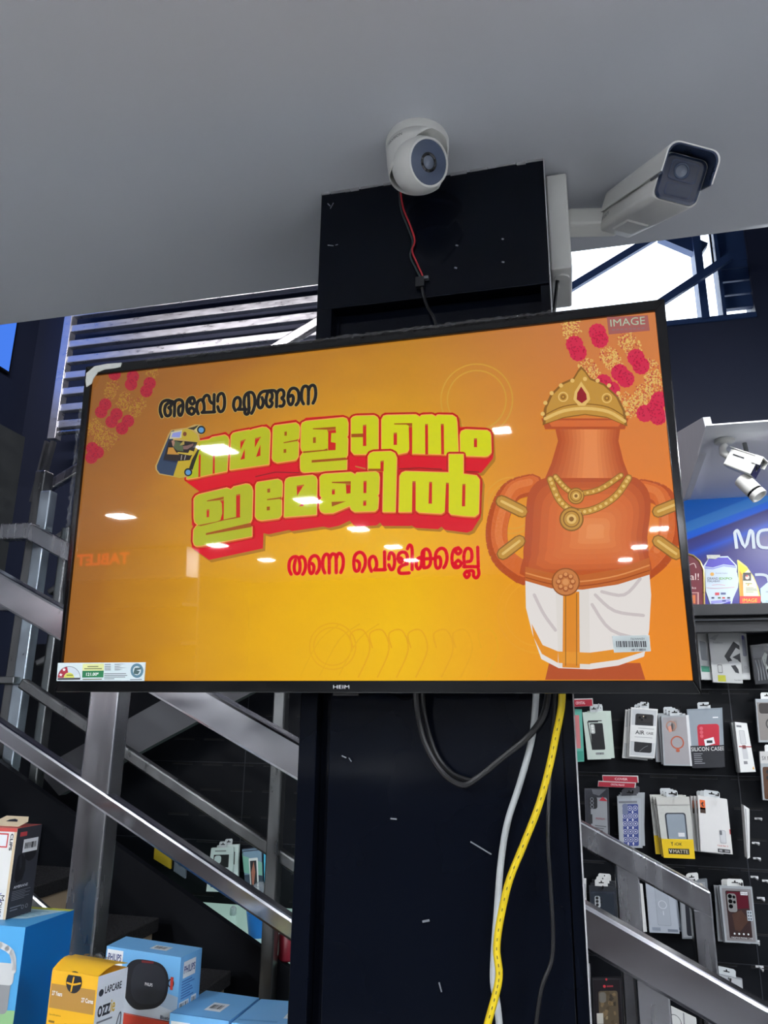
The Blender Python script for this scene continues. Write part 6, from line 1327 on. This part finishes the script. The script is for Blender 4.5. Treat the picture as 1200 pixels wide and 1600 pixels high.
def d_red(F, b, a):
    F.text(b, 'al!', .55, .36, .80, .48, ink((226, 196, 190)), 2); F.text(b, 'Thanks', .30, .60, .72, .64, ink((226, 196, 190)), 2); F.stroke(b, [(.5, .22), (.66, .18), (.72, .26)], .02, a, ink((226, 196, 190)), 2)
    F.rect(b, .44, .70, .80, .94, ink((196, 150, 140)), 2); F.rect(b, .48, .715, .76, .925, ink((122, 46, 54)), 3); F.rect(b, .54, .75, .70, .90, ink((206, 110, 50)), 4)
t, F = plaque('dark red arched plaque with a gold edge half hidden by the television', [(.02, .14), (.2, .04), (.42, 0), (.64, .04), (.82, .14), (.93, .30), (.95, 1), (.02, 1)], ink((116, 42, 52), .25), d_red, (1048, 864, 1103, 951), edge=GOLDM)
b = MB(); pts = [(.42, 0), (.64, .04), (.82, .14), (.93, .30), (.95, 1)]
b.tube([F.q(u, v, .001) for u, v in pts], .0035, GOLDM, 8); b.build('gold_edge', t)
b = MB(); c0, c1_ = F.q(0, 1), F.q(1.04, 1); b.box(c0.x, c1_.x, TY-.03, TY-.004, shz+.0003, shz+.010, mat('pale_plinth', (190, 186, 182), .5)); b.box(c0.x, c1_.x+.014, TY-.05, TY-.0305, shz+.0003, shz+.006, mat('pale_plinth', (190, 186, 182), .5)); b.build('plinth', t)
def d_oct(F, b, a): F.rect(b, .2, .4, .9, .45, ink((150, 160, 170)), 2); F.disc(b, .45, .62, .12, a, ink((206, 80, 80)), 2, 12); F.rect(b, .2, .75, .9, .8, ink((140, 170, 200)), 2)
plaque('pale glass octagonal trophy cut by the right edge of the photo', [(.0, .3), (.3, .04), (.8, 0), (1, .3), (1, .74), (.8, 1), (.25, 1), (.02, .78)], ink((186, 206, 216), .15), d_oct, (1188, 906, 1230, 948))

# ------------------------------------------------------------------ shelving mirrored in the television, plus unseen dark furniture added to darken reflections
t = thing('unseen_counter', 'dark display counter standing in front of the right end of the stair railing', 'counter', (.7, 1.0, 0))
b = MB(); b.box(.06, 1.4, .62, 1.36, .80, .83, mat('dark_counter_top', (44, 46, 52), .35)); b.build('counter_top', t)
b = MB(); b.box(.09, 1.37, .65, 1.33, 0, .80, mat('dark_counter_body', (38, 40, 46), .5)); b.build('counter_body', t)
t = thing('wall_shelving', 'tall grey shop shelving under a red lettered fascia, mirrored faintly in the television', 'shelving', (-4.2, -4.1, 0))
SHG = mat('shelving_grey', (96, 98, 104), .5)
b = MB(); b.box(-4.95, -3.5, -4.25, -4.22, 0, 2.5, SHG); b.build('back_panel', t)
b = MB(); b.box(-4.95, -3.5, -4.22, -4.0, 2.22, 2.5, mat('fascia_white', (206, 206, 206), .5)); b.build('fascia', t)
for z in (.4, .8, 1.2, 1.6, 1.95):
    b = MB(); b.box(-4.95, -3.5, -4.22, -3.95, z, z+.03, SHG); b.build('shelf', t)
b = MB(); F = Face((-4.10, -3.998, 2.47), (-4.68, -3.998, 2.47), (-4.68, -3.998, 2.36), (-4.10, -3.998, 2.36), (0, 1, 0)); F.text(b, 'TABLET', 0, 0, 1, 1, lit('red_sign_letters', (240, 50, 30), 12.0), 2, .03); b.build('lettering', t)
t = thing('unseen_island', 'long dark display island in the aisle behind the photographer, mirrored in the steel railings', 'display island', (.6, -1.9, 0))  # unseen block, added so the rails and pillar mirror something dark
b = MB(); b.box(-4.3, 3.2, -2.25, -1.55, 0, 1.22, mat('island_body_grey', (84, 78, 78), .45)); b.build('island_body', t)
b = MB(); b.box(-4.32, 3.22, -2.27, -1.53, 1.22, 1.25, mat('island_top_grey', (130, 128, 126), .35)); b.build('island_top', t)
